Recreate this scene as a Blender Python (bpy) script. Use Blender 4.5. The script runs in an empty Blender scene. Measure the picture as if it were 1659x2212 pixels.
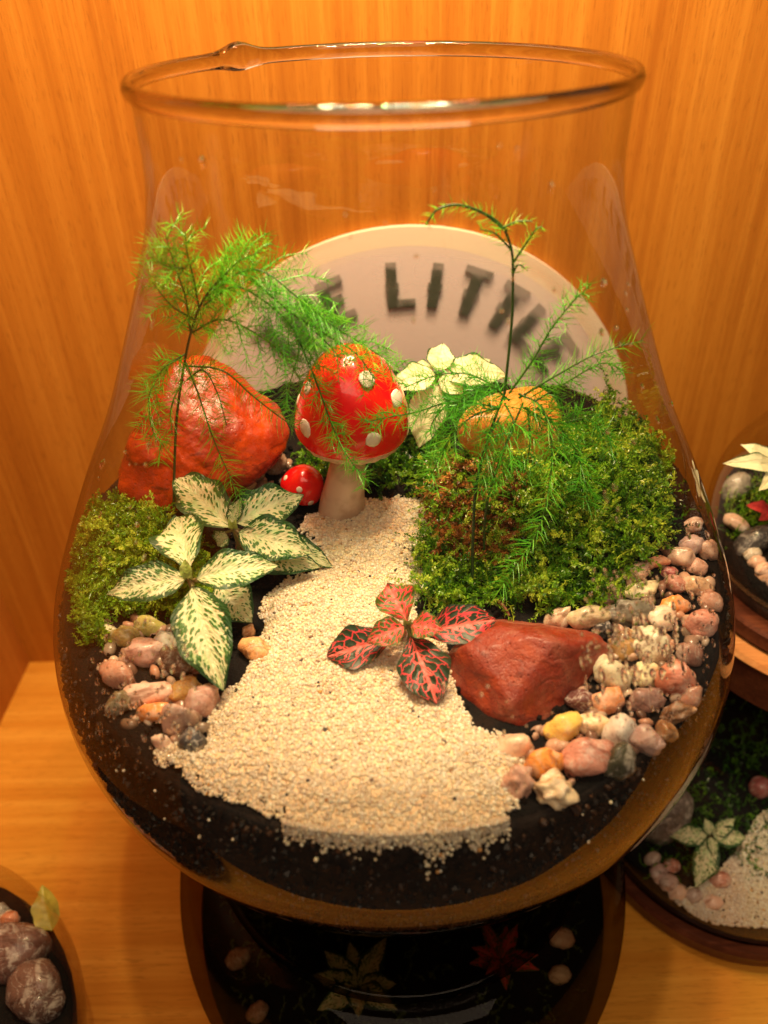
import bpy, bmesh, math, random
import numpy as np
from mathutils import Matrix, Vector, noise
random.seed(7); rng = np.random.default_rng(7)
PI = math.pi
U = 0.01                       # everything below is written in centimetres
sc = bpy.context.scene
COL = sc.collection
# ------------------------------------------------------------------ camera
CW, CH, CF = 1659., 2212., 1661.
CAM = np.array([-.3, -28.08, 3.0]); TH = math.radians(36); RO = math.radians(1.45)
_f = np.array([0, math.cos(TH), -math.sin(TH)]); _u = np.array([0, math.sin(TH), math.cos(TH)]); _r = np.array([1., 0, 0])
CR = _r*math.cos(RO) - _u*math.sin(RO); CU = _u*math.cos(RO) + _r*math.sin(RO); CFW = _f
cd = bpy.data.cameras.new('camera'); co = bpy.data.objects.new('camera', cd); COL.objects.link(co)
M = Matrix(((CR[0], CU[0], -CFW[0], CAM[0]*U), (CR[1], CU[1], -CFW[1], CAM[1]*U), (CR[2], CU[2], -CFW[2], CAM[2]*U), (0, 0, 0, 1)))
co.matrix_world = M
cd.sensor_fit = 'VERTICAL'; cd.sensor_height = 36; cd.lens = 36*CF/CH
cd.clip_start = .005; cd.clip_end = 20
cd.dof.use_dof = True; cd.dof.focus_distance = .325; cd.dof.aperture_fstop = 7.0
sc.camera = co
# ------------------------------------------------------------------ world, lamps, exposure
wd = bpy.data.worlds.new('World'); sc.world = wd; wd.use_nodes = True
wd.node_tree.nodes['Background'].inputs[0].default_value = (1.0, .70, .48, 1)
wd.node_tree.nodes['Background'].inputs[1].default_value = .05
sc.view_settings.view_transform = 'Standard'; sc.view_settings.look = 'None'
sc.view_settings.exposure = 0; sc.view_settings.gamma = 1
cy = sc.cycles
cy.use_denoising = True
try: cy.denoiser = 'OPENIMAGEDENOISE'
except Exception: pass
cy.max_bounces = 16; cy.transparent_max_bounces = 40; cy.transmission_bounces = 12; cy.glossy_bounces = 6; cy.diffuse_bounces = 3
cy.caustics_reflective = False; cy.caustics_refractive = False; cy.sample_clamp_indirect = 6
cy.blur_glossy = .3
def lamp(name, kind, loc, power, col, size, aim=None, **kw):
    ld = bpy.data.lights.new(name, kind); ld.energy = power; ld.color = col
    if kind == 'AREA': ld.shape = 'RECTANGLE'; ld.size = size[0]*U; ld.size_y = size[1]*U
    else: ld.shadow_soft_size = size*U
    for k, v in kw.items(): setattr(ld, k, v)
    o = bpy.data.objects.new(name, ld); COL.objects.link(o); o.location = np.array(loc)*U
    if aim is not None:
        o.rotation_euler = (Vector(aim)-Vector(loc)).to_track_quat('-Z', 'Y').to_euler()
    return o
WARM = (1.0, .72, .37)
# the cabinet's row of small ceiling lamps: mostly warm white with red, green and cool ones between
WHITE = (1.0, .82, .54); RED = (1, .30, .16); GREEN = (.35, 1, .32)
for i, c in enumerate([RED, WARM, WHITE, RED, WARM, GREEN, WHITE, RED, WARM, WHITE, RED]):
    lamp('ceiling_lamp', 'AREA', (-11+2.2*i, (2.5, -6, 4.5, -2.5)[i % 4], 31), .98 if c in (WARM, WHITE) else .36, c, (1.0, 4.2), (-14+2.8*i, 4, -20))
lamp('room_fill', 'AREA', (6, -70, 66), 5.4, (1.0, .74, .50), (95, 60), (0, 0, -22))  # soft fill added to brighten the front faces, not a visible lamp

# ------------------------------------------------------------------ projection helpers (pixel of the 1659 x 2212 photograph to a point)
def ray(x, y):
    d = CFW + (x-CW/2)/CF*CR - (y-CH/2)/CF*CU
    return CAM, d/np.linalg.norm(d)
def on_y(x, y, Y):
    C, d = ray(x, y); return C + (Y-C[1])/d[1]*d
def on_z(x, y, z):
    C, d = ray(x, y); return C + (z-C[2])/d[2]*d
def depth(P): return float((np.asarray(P)-CAM)@CFW)
def px(P, n): return n*depth(P)/CF          # size in cm of n pixels at point P

# jar profile
PROF = [(-.3, 7.90), (-1, 7.87), (-2.6, 7.90), (-4.2, 8.2), (-6, 8.85), (-8, 9.65), (-11, 10.95), (-14, 12.55), (-17, 14.0), (-19, 14.85), (-21, 15.32),
        (-23, 15.36), (-25, 14.92), (-27, 14.05), (-29, 12.7), (-31, 10.8), (-32.2, 9.2), (-33, 7.6), (-33.5, 5.5), (-33.6, 0)]
_pz = np.array([p[0] for p in PROF])[::-1]; _pr = np.array([p[1] for p in PROF])[::-1]
def spline(pts, n):
    P = np.array(pts, float); k = len(P)
    Q = np.vstack([2*P[0]-P[1], P, 2*P[-1]-P[-2]]); out = []
    for i in range(k-1):
        p0, p1, p2, p3 = Q[i:i+4]
        for t in np.linspace(0, 1, n, endpoint=False):
            out.append(.5*((2*p1)+(-p0+p2)*t+(2*p0-5*p1+4*p2-p3)*t*t+(-p0+3*p1-3*p2+p3)*t**3))
    out.append(P[-1]); return np.array(out)
_sp = spline(PROF[:-1], 6)
def jar_r(z): return np.interp(z, _sp[::-1, 0], _sp[::-1, 1])
def sm(t): t = np.clip(t, 0, 1); return t*t*(3-2*t)
def surf(x, y):
    """height of the planting ground inside the jar"""
    b = -19.5 + .09*(y+14)
    e = ((x-8.6)/7.4)**2 + ((y-3.2)/8.0)**2
    m = 1.7*sm((1-e)*1.6)
    f = ((x+10.8)/4.2)**2 + ((y-0.5)/5.0)**2
    m2 = .9*sm((1-f)*1.3)
    return b + m + m2
def ground(x, y, lift=0.):
    C, d = ray(x, y); t = 10.
    while t < 90:
        P = C+t*d
        if P[2] < surf(P[0], P[1])+lift: break
        t += .08
    return P
def glass_hit(x, y, off=.0):
    C, d = ray(x, y); t = np.linspace(5, 70, 6500); X = C+t[:, None]*d
    ins = (np.hypot(X[:, 0], X[:, 1]) < jar_r(X[:, 2])-off) & (X[:, 2] < 0) & (X[:, 2] > -33)
    return X[ins.argmax()] if ins.any() else None

# ------------------------------------------------------------------ object helpers
def wloc(o):
    p = np.zeros(3)
    while o is not None: p = p+np.array(o.location); o = o.parent
    return p/U
def mesh(name, V, F, mat, parent=None, origin=None, smooth=True, uv=None, attr=None, mats=None, fmat=None):
    V = np.asarray(V, float)
    if parent is not None: org = wloc(parent); loc = np.zeros(3)
    else:
        org = np.array(origin if origin is not None else (0, 0, 0), float); loc = org
    me = bpy.data.meshes.new(name)
    me.from_pydata(((V-org)*U).tolist(), [], F.tolist() if isinstance(F, np.ndarray) else F)
    if mats:
        for m in mats: me.materials.append(m)
        me.polygons.foreach_set('material_index', fmat)
    elif mat: me.materials.append(mat)
    if smooth: me.polygons.foreach_set('use_smooth', [True]*len(me.polygons))
    if uv is not None:
        l = me.uv_layers.new(name='UVMap'); vi = np.empty(len(me.loops), np.int32); me.loops.foreach_get('vertex_index', vi)
        l.data.foreach_set('uv', np.asarray(uv, np.float32)[vi].ravel())
    if attr is not None:
        a = me.attributes.new('tone', 'FLOAT', 'POINT'); a.data.foreach_set('value', np.asarray(attr, np.float32))
    me.update()
    o = bpy.data.objects.new(name, me); COL.objects.link(o)
    if parent is not None: o.parent = parent
    o.location = loc*U
    return o
def empty(name, loc):
    o = bpy.data.objects.new(name, None); COL.objects.link(o); o.location = np.array(loc, float)*U; o.empty_display_size = .01
    return o
def tag(o, label=None, cat=None, group=None, kind=None):
    for k, v in (('label', label), ('category', cat), ('group', group), ('kind', kind)):
        if v: o[k] = v
    return o
def thing(name, loc, label, cat, group=None): return tag(empty(name, loc), label, cat, group)
def lathe(prof, n=96, c=(0, 0), closed=False):
    P = np.array(prof, float); m = len(P); a = np.linspace(0, 2*PI, n, endpoint=False)
    V = np.stack([c[0]+P[:, 1][:, None]*np.cos(a), c[1]+P[:, 1][:, None]*np.sin(a), np.repeat(P[:, 0][:, None], n, 1)], -1).reshape(-1, 3)
    F = []
    for i in range(m if closed else m-1):
        i2 = (i+1) % m
        for j in range(n):
            j2 = (j+1) % n; F.append((i*n+j, i*n+j2, i2*n+j2, i2*n+j))
    return V, F
def fix(o):
    bm = bmesh.new(); bm.from_mesh(o.data); bmesh.ops.remove_doubles(bm, verts=bm.verts, dist=1e-6)
    bmesh.ops.recalc_face_normals(bm, faces=bm.faces); bm.to_mesh(o.data); bm.free(); return o
_ico = {}
def ico(s):
    if s not in _ico:
        bm = bmesh.new(); bmesh.ops.create_icosphere(bm, subdivisions=s, radius=1)
        _ico[s] = (np.array([v.co[:] for v in bm.verts]), np.array([[v.index for v in f.verts] for f in bm.faces])); bm.free()
    return _ico[s]
def rotm(axis, ang):
    return np.array(Matrix.Rotation(ang, 3, Vector(axis)))
def rand_rot():
    q = rng.normal(size=4); q /= np.linalg.norm(q); w, x, y, z = q
    return np.array([[1-2*(y*y+z*z), 2*(x*y-z*w), 2*(x*z+y*w)], [2*(x*y+z*w), 1-2*(x*x+z*z), 2*(y*z-x*w)], [2*(x*z-y*w), 2*(y*z+x*w), 1-2*(x*x+y*y)]])
def tube(pts, r0, r1, n=6):
    P = np.array(pts, float); m = len(P); T = np.gradient(P, axis=0); T /= np.linalg.norm(T, axis=1)[:, None]+1e-9
    V = []; up = np.array([.3, .2, .93])
    for i in range(m):
        a = np.cross(T[i], up); a /= np.linalg.norm(a)+1e-9; b = np.cross(T[i], a); r = r0+(r1-r0)*i/(m-1)
        for j in range(n):
            t = 2*PI*j/n; V.append(P[i]+r*(math.cos(t)*a+math.sin(t)*b))
    F = [(i*n+j, i*n+(j+1) % n, (i+1)*n+(j+1) % n, (i+1)*n+j) for i in range(m-1) for j in range(n)]
    return V, F
class MB:
    def __init__(s): s.V = []; s.F = []; s.A = []; s.n = 0
    def add(s, V, F, tone=None):
        V = np.asarray(V, float); s.V.append(V); s.F += [tuple(int(i)+s.n for i in f) for f in F]; s.n += len(V)
        s.A.append(np.full(len(V), 0.5 if tone is None else tone))
    def build(s, name, mat, parent=None, **kw):
        return mesh(name, np.vstack(s.V), s.F, mat, parent, attr=np.concatenate(s.A), **kw)

# ------------------------------------------------------------------ materials
class NT:
    def __init__(s, name):
        s.m = bpy.data.materials.new(name); s.m.use_nodes = True; s.t = s.m.node_tree; s.t.nodes.clear()
        s.out = s.t.nodes.new('ShaderNodeOutputMaterial')
    def n(s, typ, ins=None, **kw):
        nd = s.t.nodes.new('ShaderNode'+typ)
        for k, v in kw.items(): setattr(nd, k, v)
        for k, v in (ins or {}).items():
            if isinstance(v, bpy.types.NodeSocket): s.t.links.new(v, nd.inputs[k])
            else: nd.inputs[k].default_value = v
        return nd
    def math(s, op, a, b=0., c=None, clamp=False):
        d = {0: a, 1: b}
        if c is not None: d[2] = c
        return s.n('Math', d, operation=op, use_clamp=clamp).outputs[0]
    def mix(s, f, a, b, blend='MIX'):
        nd = s.n('Mix', {'Factor': f}, data_type='RGBA', blend_type=blend)
        for sk, v in ((nd.inputs[6], a), (nd.inputs[7], b)):
            if isinstance(v, bpy.types.NodeSocket): s.t.links.new(v, sk)
            else: sk.default_value = (*v, 1) if len(v) == 3 else v
        return nd.outputs[2]
    def ramp(s, f, stops):
        nd = s.n('ValToRGB', {'Fac': f}); e = nd.color_ramp.elements
        while len(e) < len(stops): e.new(.5)
        for i, (p, c) in enumerate(stops): e[i].position = p; e[i].color = (*c, 1)
        return nd.outputs[0]
    def smooth(s, x, a, b):
        return s.n('MapRange', {'Value': x, 'From Min': a, 'From Max': b}, interpolation_type='SMOOTHSTEP').outputs[0]
    def noise(s, vec, scale, detail=3, rough=.5, dist=0.):
        return s.n('TexNoise', {'Vector': vec, 'Scale': scale, 'Detail': detail, 'Roughness': rough, 'Distortion': dist})
    def obj(s): return s.n('TexCoord').outputs['Object']
    def scaled(s, v, sc_): return s.n('Mapping', {'Vector': v, 'Scale': sc_}).outputs[0]
    def bump(s, h, strength, dist): return s.n('Bump', {'Height': h, 'Strength': strength, 'Distance': dist}).outputs[0]
    def bsdf(s, **ins):
        b = s.n('BsdfPrincipled', {k.replace('_', ' '): v for k, v in ins.items()}); s.t.links.new(b.outputs[0], s.out.inputs[0]); return b
    def surf(s, sock): s.t.links.new(sock, s.out.inputs[0]); return s.m

def wood(name, grain, base, dark, light, rough=.45):
    N = NT(name); o = N.obj()
    S = lambda across, along: N.scaled(o, [across if i != grain else along for i in range(3)])
    warp = N.noise(S(9, 2.2), 1, 2, .5).outputs[1]
    wv = N.n('VectorMath', {0: S(85, 2.0), 1: N.n('VectorMath', {0: warp, 'Scale': 1.6}, operation='SCALE').outputs[0]}, operation='ADD').outputs[0]
    big = N.noise(wv, 1, 4, .6).outputs[0]
    fine = N.noise(S(420, 7), 1, 4, .65, .3).outputs[0]
    vf = N.noise(S(1100, 90), 1, 2, .6).outputs[0]
    patch = N.noise(S(14, 9), 1, 2, .5).outputs[0]
    c = N.ramp(big, [(.28, dark), (.5, base), (.72, light)])
    c = N.mix(N.smooth(fine, .46, .70), c, N.mix(.5, c, dark))
    c = N.mix(N.math('MULTIPLY', N.smooth(fine, .46, .30), .5), c, light)
    c = N.mix(N.math('MULTIPLY', N.smooth(vf, .56, .66), .45), c, tuple(.7*x for x in dark))
    c = N.mix(N.math('MULTIPLY', N.smooth(patch, .4, .7), .3), c, base)
    N.bsdf(Base_Color=c, Roughness=rough, Normal=N.bump(fine, .12, .0006), Specular_IOR_Level=.15)
    return N.m
M_wallwood = wood('wall_veneer', 2, (.42, .150, .016), (.32, .10, .010), (.51, .205, .026))
M_sidewood = wood('side_veneer', 2, (.41, .138, .018), (.33, .10, .012), (.47, .175, .026))
M_shelf = wood('shelf_veneer', 0, (.62, .26, .03), (.52, .19, .018), (.72, .34, .05), .38)
M_darkwood = wood('dark_wood', 0, (.10, .028, .014), (.05, .015, .008), (.16, .05, .022), .3)
M_littop = wood('lit_top_wood', 0, (.55, .24, .08), (.42, .16, .05), (.68, .34, .13), .4)

def thin_glass(name, body=(.93, .915, .89), edge=(.22, .13, .07), gloss=1.15, foot=None, wave=.25, haze=.0, back_blur=0):
    """thin wall: what is behind shows through a tint that deepens at grazing angles, with a Schlick reflection on top"""
    N = NT(name); o = N.obj()
    h = N.noise(o, 25, 2, .5).outputs[0]
    nb = N.bump(h, wave, .002)
    fac = N.n('LayerWeight', {'Blend': .5}).outputs['Facing']
    f5 = N.math('POWER', fac, 5.)
    fr = N.math('MULTIPLY', N.math('ADD', N.math('MULTIPLY', f5, .62), .034), gloss, clamp=True)
    col = N.ramp(fac, [(.0, body), (.70, tuple(.92*b for b in body)), (.90, tuple(.6*b+.4*a for a, b in zip(edge, body))), (1.0, edge)])
    if foot:
        z = N.n('SeparateXYZ', {0: o}).outputs[2]
        col = N.mix(N.smooth(z, foot[0], foot[1]), col, N.mix(1., col, foot[2], 'MULTIPLY'))
    tr = N.n('BsdfTransparent', {'Color': col}).outputs[0]
    if haze:
        hz = N.noise(o, 30, 4, .6).outputs[0]
        z = N.n('SeparateXYZ', {0: o}).outputs[2]
        band = N.math('MULTIPLY', N.smooth(z, -.235, -.195), N.smooth(z, -.10, -.165))
        hf = N.math('MULTIPLY', N.math('MAXIMUM', N.math('MULTIPLY', N.smooth(hz, .4, .7), band), N.smooth(N.noise(N.scaled(o, (30, 30, 8)), 1, 5, .7, 1.).outputs[0], .55, .72)), haze)
        tr = N.n('MixShader', {0: hf, 1: tr, 2: N.n('BsdfTranslucent', {'Color': (.9, .85, .78, 1)}).outputs[0]}).outputs[0]
    if back_blur:                                     # rough refraction added on the far side imitates the glass blurring what is behind
        sp = N.n('SeparateXYZ', {0: o}).outputs
        m = N.math('MULTIPLY', N.smooth(sp[1], .045, .075), N.math('MULTIPLY', N.smooth(sp[2], .135, .165) if False else N.smooth(sp[2], .26, .235), N.smooth(N.noise(o, 40, 2, .5).outputs[0], .2, .5)))
        rf = N.n('BsdfRefraction', {'IOR': 1.06, 'Roughness': .38, 'Color': col, 'Normal': N.bump(N.noise(o, 55, 2, .5).outputs[0], .6, .004)}, distribution='GGX').outputs[0]
        tr = N.n('MixShader', {0: N.math('MULTIPLY', m, back_blur), 1: tr, 2: rf}).outputs[0]
    gl = N.n('BsdfGlossy', {'Roughness': .02, 'Color': (1, 1, 1, 1), 'Normal': nb}, distribution='GGX').outputs[0]
    return N.surf(N.n('MixShader', {0: fr, 1: tr, 2: gl}).outputs[0])
M_jar = thin_glass('jar_glass', foot=(-.27, -.325, (.50, .72, .52)), haze=.055, back_blur=.42)
M_jar2 = thin_glass('shaded_jar_glass', body=(.48, .42, .33), edge=(.22, .14, .08), gloss=.16)  # tint darkened to put the shade under the big jar into the glass
M_jar3 = thin_glass('neighbour_glass', body=(.93, .91, .89), edge=(.55, .42, .33))
def real_glass(name, col, ior=1.46, rough=0.0):
    N = NT(name); g = N.n('BsdfGlass', {'Color': (*col, 1), 'IOR': ior, 'Roughness': rough}); return N.surf(g.outputs[0])
M_rim = real_glass('rim_glass', (.80, .77, .72))
M_water = real_glass('water', (1, 1, 1), 1.33)

def stone(name, sss=.12, rough=.28, bump=.3, contrast=.5, scale=110, spec2=(.85, .8, .72)):
    N = NT(name); o = N.obj(); oi = N.n('ObjectInfo')
    rnd = N.n('VectorMath', {0: o, 1: N.n('CombineXYZ', {0: oi.outputs['Random'], 1: oi.outputs['Random']}).outputs[0]}, operation='ADD').outputs[0]
    n1 = N.noise(rnd, scale, 4, .6, .8).outputs[0]; n2 = N.noise(rnd, scale*6, 3, .6).outputs[0]
    base = oi.outputs['Color']
    lt = N.mix(.6, base, spec2); dk = N.mix(1., base, (.42, .30, .24), 'MULTIPLY')
    band = N.noise(N.scaled(rnd, (scale*.5, scale*1.4, scale*.7)), 1, 5, .7, 1.6).outputs[0]
    vein = N.math('ABSOLUTE', N.math('SUBTRACT', N.noise(rnd, scale*.8, 4, .6, 1.2).outputs[0], .5))
    n3 = N.noise(rnd, 1500, 3, .7).outputs[0]; pit = N.n('TexVoronoi', {'Vector': rnd, 'Scale': 620.}, feature='F1').outputs['Distance']
    c = N.mix(N.math('MULTIPLY', N.smooth(n1, .50, .66), contrast), base, lt)
    c = N.mix(N.math('MULTIPLY', N.smooth(band, .52, .62), contrast), c, dk)
    c = N.mix(N.math('MULTIPLY', N.smooth(vein, .016, .004), .5*contrast), c, spec2)
    c = N.mix(N.math('MULTIPLY', N.smooth(n2, .55, .68), .35), c, dk)
    c = N.mix(N.math('MULTIPLY', N.smooth(pit, .20, .10), .5*contrast), c, tuple(.12 for _ in range(3)))
    h = N.math('ADD', N.math('ADD', n1, N.math('MULTIPLY', n2, .4)), N.math('MULTIPLY', n3, .16))
    N.bsdf(Base_Color=c, Roughness=N.math('ADD', N.math('MULTIPLY', N.smooth(n2, .35, .65), .3), rough-.08), Normal=N.bump(h, bump, .0010),
           Subsurface_Weight=sss, Subsurface_Radius=(.003, .0018, .001), Subsurface_Scale=1.0, Coat_Weight=.2, Coat_Roughness=.1)
    return N.m
M_peb = stone('pebble_stone', sss=0., rough=.3, bump=.5, contrast=.75); M_quartz = stone('quartz_stone', sss=.35, rough=.2, contrast=.5, bump=.4)
N = NT('mixed_gravel'); at = N.n('Attribute', attribute_name='tone').outputs['Fac']; o = N.obj(); n1 = N.noise(o, 200, 3, .6).outputs[0]
c = N.ramp(at, [(0, (.05, .035, .025)), (.2, (.30, .16, .11)), (.4, (.52, .34, .25)), (.6, (.12, .08, .05)), (.8, (.70, .55, .42)), (1, (.50, .25, .15))])
N.bsdf(Base_Color=c, Roughness=.3, Coat_Weight=.4, Coat_Roughness=.1, Normal=N.bump(n1, .3, .0008)); M_gravel = N.m
M_rough = stone('rough_stone', sss=0, rough=.45, bump=.8, contrast=.55, scale=140)

def rock_mat(name, a, b, c_, dark, scale=45, rough=.28, bump=.7):
    N = NT(name); o = N.obj()
    n1 = N.noise(o, scale, 5, .62, .5).outputs[0]; n2 = N.noise(o, scale*5, 4, .65).outputs[0]
    w = N.noise(N.scaled(o, (60, 60, 260)), 1, 4, .6, 1.2).outputs[0]
    col = N.ramp(n1, [(.30, b), (.48, a), (.68, c_)])
    col = N.mix(N.math('MULTIPLY', N.smooth(w, .56, .70), .65), col, dark)
    col = N.mix(N.math('MULTIPLY', N.smooth(n2, .55, .75), .3), col, c_)
    n3 = N.noise(o, 900, 4, .75).outputs[0]; pit = N.n('TexVoronoi', {'Vector': o, 'Scale': 330.}, feature='F1').outputs['Distance']
    col = N.mix(N.math('MULTIPLY', N.smooth(n3, .55, .75), .35), col, dark)
    col = N.mix(N.math('MULTIPLY', N.smooth(pit, .16, .06), .6), col, dark)
    h = N.math('ADD', N.math('ADD', n1, N.math('MULTIPLY', n2, .45)), N.math('ADD', N.math('MULTIPLY', n3, .22), N.math('MULTIPLY', N.smooth(pit, .05, .2), .18)))
    N.bsdf(Base_Color=col, Roughness=N.math('ADD', N.math('MULTIPLY', N.smooth(n2, .35, .65), .35), rough), Normal=N.bump(h, bump, .0022), Coat_Weight=.14, Coat_Roughness=.2)
    return N.m
M_redrock = rock_mat('wet_red_rock', (.24, .03, .014), (.38, .058, .012), (.34, .12, .075), (.08, .01, .007))
M_bigrock = rock_mat('orange_red_rock', (.34, .032, .005), (.52, .062, .006), (.22, .018, .005), (.07, .009, .004), 60, .15, .38)
M_tanrock = rock_mat('orange_tan_rock', (.64, .21, .035), (.72, .28, .06), (.76, .40, .14), (.48, .14, .025), 40, .16, .10)

N = NT('planting_soil'); o = N.obj(); n1 = N.noise(o, 260, 5, .7).outputs[0]; n0 = N.noise(o, 35, 4, .6).outputs[0]
N.bsdf(Base_Color=N.mix(N.smooth(n0, .45, .75), (.003, .0022, .002), (.014, .006, .003)), Roughness=.7, Specular_IOR_Level=.2, Normal=N.bump(n1, 1., .002)); M_soil = N.m
N = NT('soil_grit'); at = N.n('Attribute', attribute_name='tone').outputs['Fac']
N.bsdf(Base_Color=N.ramp(at, [(.0, (.002, .0016, .0015)), (.4, (.006, .004, .003)), (.65, (.03, .013, .006)), (1, (.11, .048, .02))]), Roughness=.45, Specular_IOR_Level=.35); M_grit = N.m
# soil seen against the glass: a smeared brown film with black blots
N = NT('soil_film'); o = N.obj(); v = N.scaled(o, (1, 1, 1.6)); n1 = N.noise(v, 95, 5, .7, .4).outputs[0]; n0 = N.noise(o, 14, 3, .6).outputs[0]
z = N.n('SeparateXYZ', {0: o}).outputs[2]
low = N.smooth(z, -.265, -.315)
f = N.smooth(N.math('ADD', n1, N.math('MULTIPLY', low, -.02)), .50, .58)
col = N.mix(f, N.mix(low, (.012, .007, .005), (.055, .022, .010)), (.004, .003, .003))
N.bsdf(Base_Color=col, Roughness=.6, Specular_IOR_Level=.2, Normal=N.bump(n1, .6, .002)); M_soilfilm = N.m

N = NT('sand_bed'); o = N.obj(); n1 = N.noise(o, 700, 3, .6).outputs[0]; n0 = N.noise(o, 45, 3, .5).outputs[0]
N.bsdf(Base_Color=N.mix(n0, (.79, .60, .38), (.86, .69, .45)), Roughness=.6, Normal=N.bump(n1, 1., .0012)); M_sandbed = N.m
N = NT('sand_grain'); at = N.n('Attribute', attribute_name='tone').outputs['Fac']
c = N.ramp(at, [(0, (.03, .03, .035)), (.007, (.04, .035, .04)), (.009, (.65, .30, .07)), (.014, (.62, .32, .10)), (.02, (.66, .48, .32)), (.35, (.85, .66, .43)), (.7, (.90, .75, .50)), (1, (.95, .86, .64))])
N.bsdf(Base_Color=c, Roughness=.3, Subsurface_Weight=.55, Subsurface_Radius=(.003, .0022, .0014), Subsurface_Scale=1., Coat_Weight=.3); M_grain = N.m
N.t.nodes['Color Ramp'].color_ramp.interpolation = 'LINEAR'

def leafy(name, stops, rough=.45, trans=.25):
    N = NT(name); at = N.n('Attribute', attribute_name='tone').outputs['Fac']; o = N.obj()
    n1 = N.noise(o, 90, 2, .5).outputs[0]
    c = N.ramp(N.math('ADD', at, N.math('MULTIPLY', N.math('SUBTRACT', n1, .5), .4)), stops)
    b = N.n('BsdfPrincipled', {'Base Color': c, 'Roughness': rough, 'Coat Weight': .25, 'Coat Roughness': .2}).outputs[0]
    t = N.n('BsdfTranslucent', {'Color': c}).outputs[0]
    return N.surf(N.n('MixShader', {0: trans, 1: b, 2: t}).outputs[0])
M_moss = leafy('moss', [(.0, (.008, .03, .003)), (.2, (.04, .15, .008)), (.5, (.17, .40, .014)), (1, (.50, .64, .06))], .3, .3)
M_brownmoss = leafy('brown_moss', [(.0, (.08, .025, .006)), (.5, (.34, .13, .025)), (1, (.60, .30, .07))], .45)
M_needle = leafy('fern_needle', [(.0, (.03, .24, .012)), (.5, (.09, .50, .02)), (.85, (.22, .68, .035)), (1, (.50, .74, .05))], .4, .12)
M_stem = leafy('fern_stem', [(.0, (.01, .028, .012)), (.5, (.05, .14, .02)), (1, (.14, .30, .03))], .4, 0.)

def leaf_mat(name, kind):
    N = NT(name); uv = N.n('TexCoord').outputs['UV']; sx = N.n('SeparateXYZ', {0: uv}); u, v = sx.outputs[0], sx.outputs[1]
    oi = N.n('ObjectInfo').outputs['Random']
    w = N.math('SUBTRACT', N.math('MULTIPLY', v, 2.), 1.); a = N.math('ABSOLUTE', w)
    s = N.math('SUBTRACT', u, N.math('MULTIPLY', a, .26))
    ro = N.math('MULTIPLY', oi, 37.)
    wob = N.noise(uv, 9, 2, .5).outputs[0]
    edge_n = N.noise(N.n('CombineXYZ', {0: N.math('MULTIPLY', u, 34.), 1: N.math('MULTIPLY', w, 3.), 2: ro}).outputs[0], 1, 2, .6).outputs[0]
    tipf = N.smooth(u, .90, 1.0)
    if kind == 'white':
        vec = N.n('CombineXYZ', {0: N.math('ADD', N.math('MULTIPLY', s, 21.), N.math('MULTIPLY', wob, 1.2)), 1: N.math('ADD', N.math('MULTIPLY', w, 5.2), N.math('MULTIPLY', s, 3.)), 2: ro}).outputs[0]
        d = N.n('TexVoronoi', {'Vector': vec, 'Scale': 1., 'Randomness': .9}, feature='F1').outputs['Distance']
        thr = N.math('ADD', .34, N.math('MULTIPLY', N.math('POWER', a, 1.3), .28))
        spot = N.smooth(N.math('SUBTRACT', thr, d), -.02, .05)
        spot = N.math('MULTIPLY', spot, N.smooth(a, .05, .14))
        blot = N.noise(uv, 5, 3, .6).outputs[0]
        base = N.mix(N.smooth(blot, .45, .65), (.74, .74, .46), (.52, .70, .34))
        base = N.mix(N.math('MULTIPLY', N.smooth(N.noise(N.n('CombineXYZ', {0: N.math('MULTIPLY', s, 14.), 1: N.math('MULTIPLY', w, 3.), 2: ro}).outputs[0], 1, 3, .6).outputs[0], .55, .72), .6), base, (.78, .50, .28))
        c = N.mix(spot, base, (.055, .19, .03))
        m = N.smooth(N.math('ADD', N.math('ADD', a, N.math('MULTIPLY', tipf, .2)), N.math('MULTIPLY', N.math('SUBTRACT', edge_n, .5), .8)), .70, .82)
        c = N.mix(m, c, (.015, .075, .016))
        vein_h = d
    elif kind == 'cream':
        c = N.mix(N.smooth(N.math('ADD', a, N.math('MULTIPLY', N.math('SUBTRACT', edge_n, .5), .25)), .86, .93), (.80, .80, .50), (.03, .11, .02)); vein_h = wob
    else:
        vec = N.n('CombineXYZ', {0: N.math('ADD', N.math('MULTIPLY', s, 8.5), N.math('MULTIPLY', wob, 1.2)), 1: N.math('ADD', N.math('MULTIPLY', w, 2.1), N.math('MULTIPLY', s, 1.5)), 2: ro}).outputs[0]
        d = N.n('TexVoronoi', {'Vector': vec, 'Scale': 1., 'Randomness': .85}, feature='DISTANCE_TO_EDGE').outputs['Distance']
        wid = N.math('ADD', .03, N.math('MULTIPLY', N.math('POWER', N.math('SUBTRACT', 1., a), 1.3), .06 if kind == 'pink' else .18))
        vein = N.smooth(N.math('SUBTRACT', wid, d), -.03, .035)
        mid = N.smooth(a, .12, .04)
        vein = N.math('MAXIMUM', vein, mid)
        vein = N.math('MULTIPLY', vein, N.smooth(N.math('ADD', a, N.math('MULTIPLY', tipf, .1)), .97, .88))
        green = (.018, .042, .016) if kind == 'pink' else (.08, .13, .02)
        pk = N.mix(N.smooth(a, .0, .5), (.88, .16, .13), (.88, .045, .075))
        c = N.mix(vein, green, pk); vein_h = d
    hb = N.math('MULTIPLY', vein_h, 1.)
    b = N.n('BsdfPrincipled', {'Base Color': c, 'Roughness': .46, 'Coat Weight': .06, 'Coat Roughness': .25, 'Normal': N.bump(hb, .6, .0010)}).outputs[0]
    t = N.n('BsdfTranslucent', {'Color': c}).outputs[0]
    return N.surf(N.n('MixShader', {0: .15, 1: b, 2: t}).outputs[0])
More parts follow.
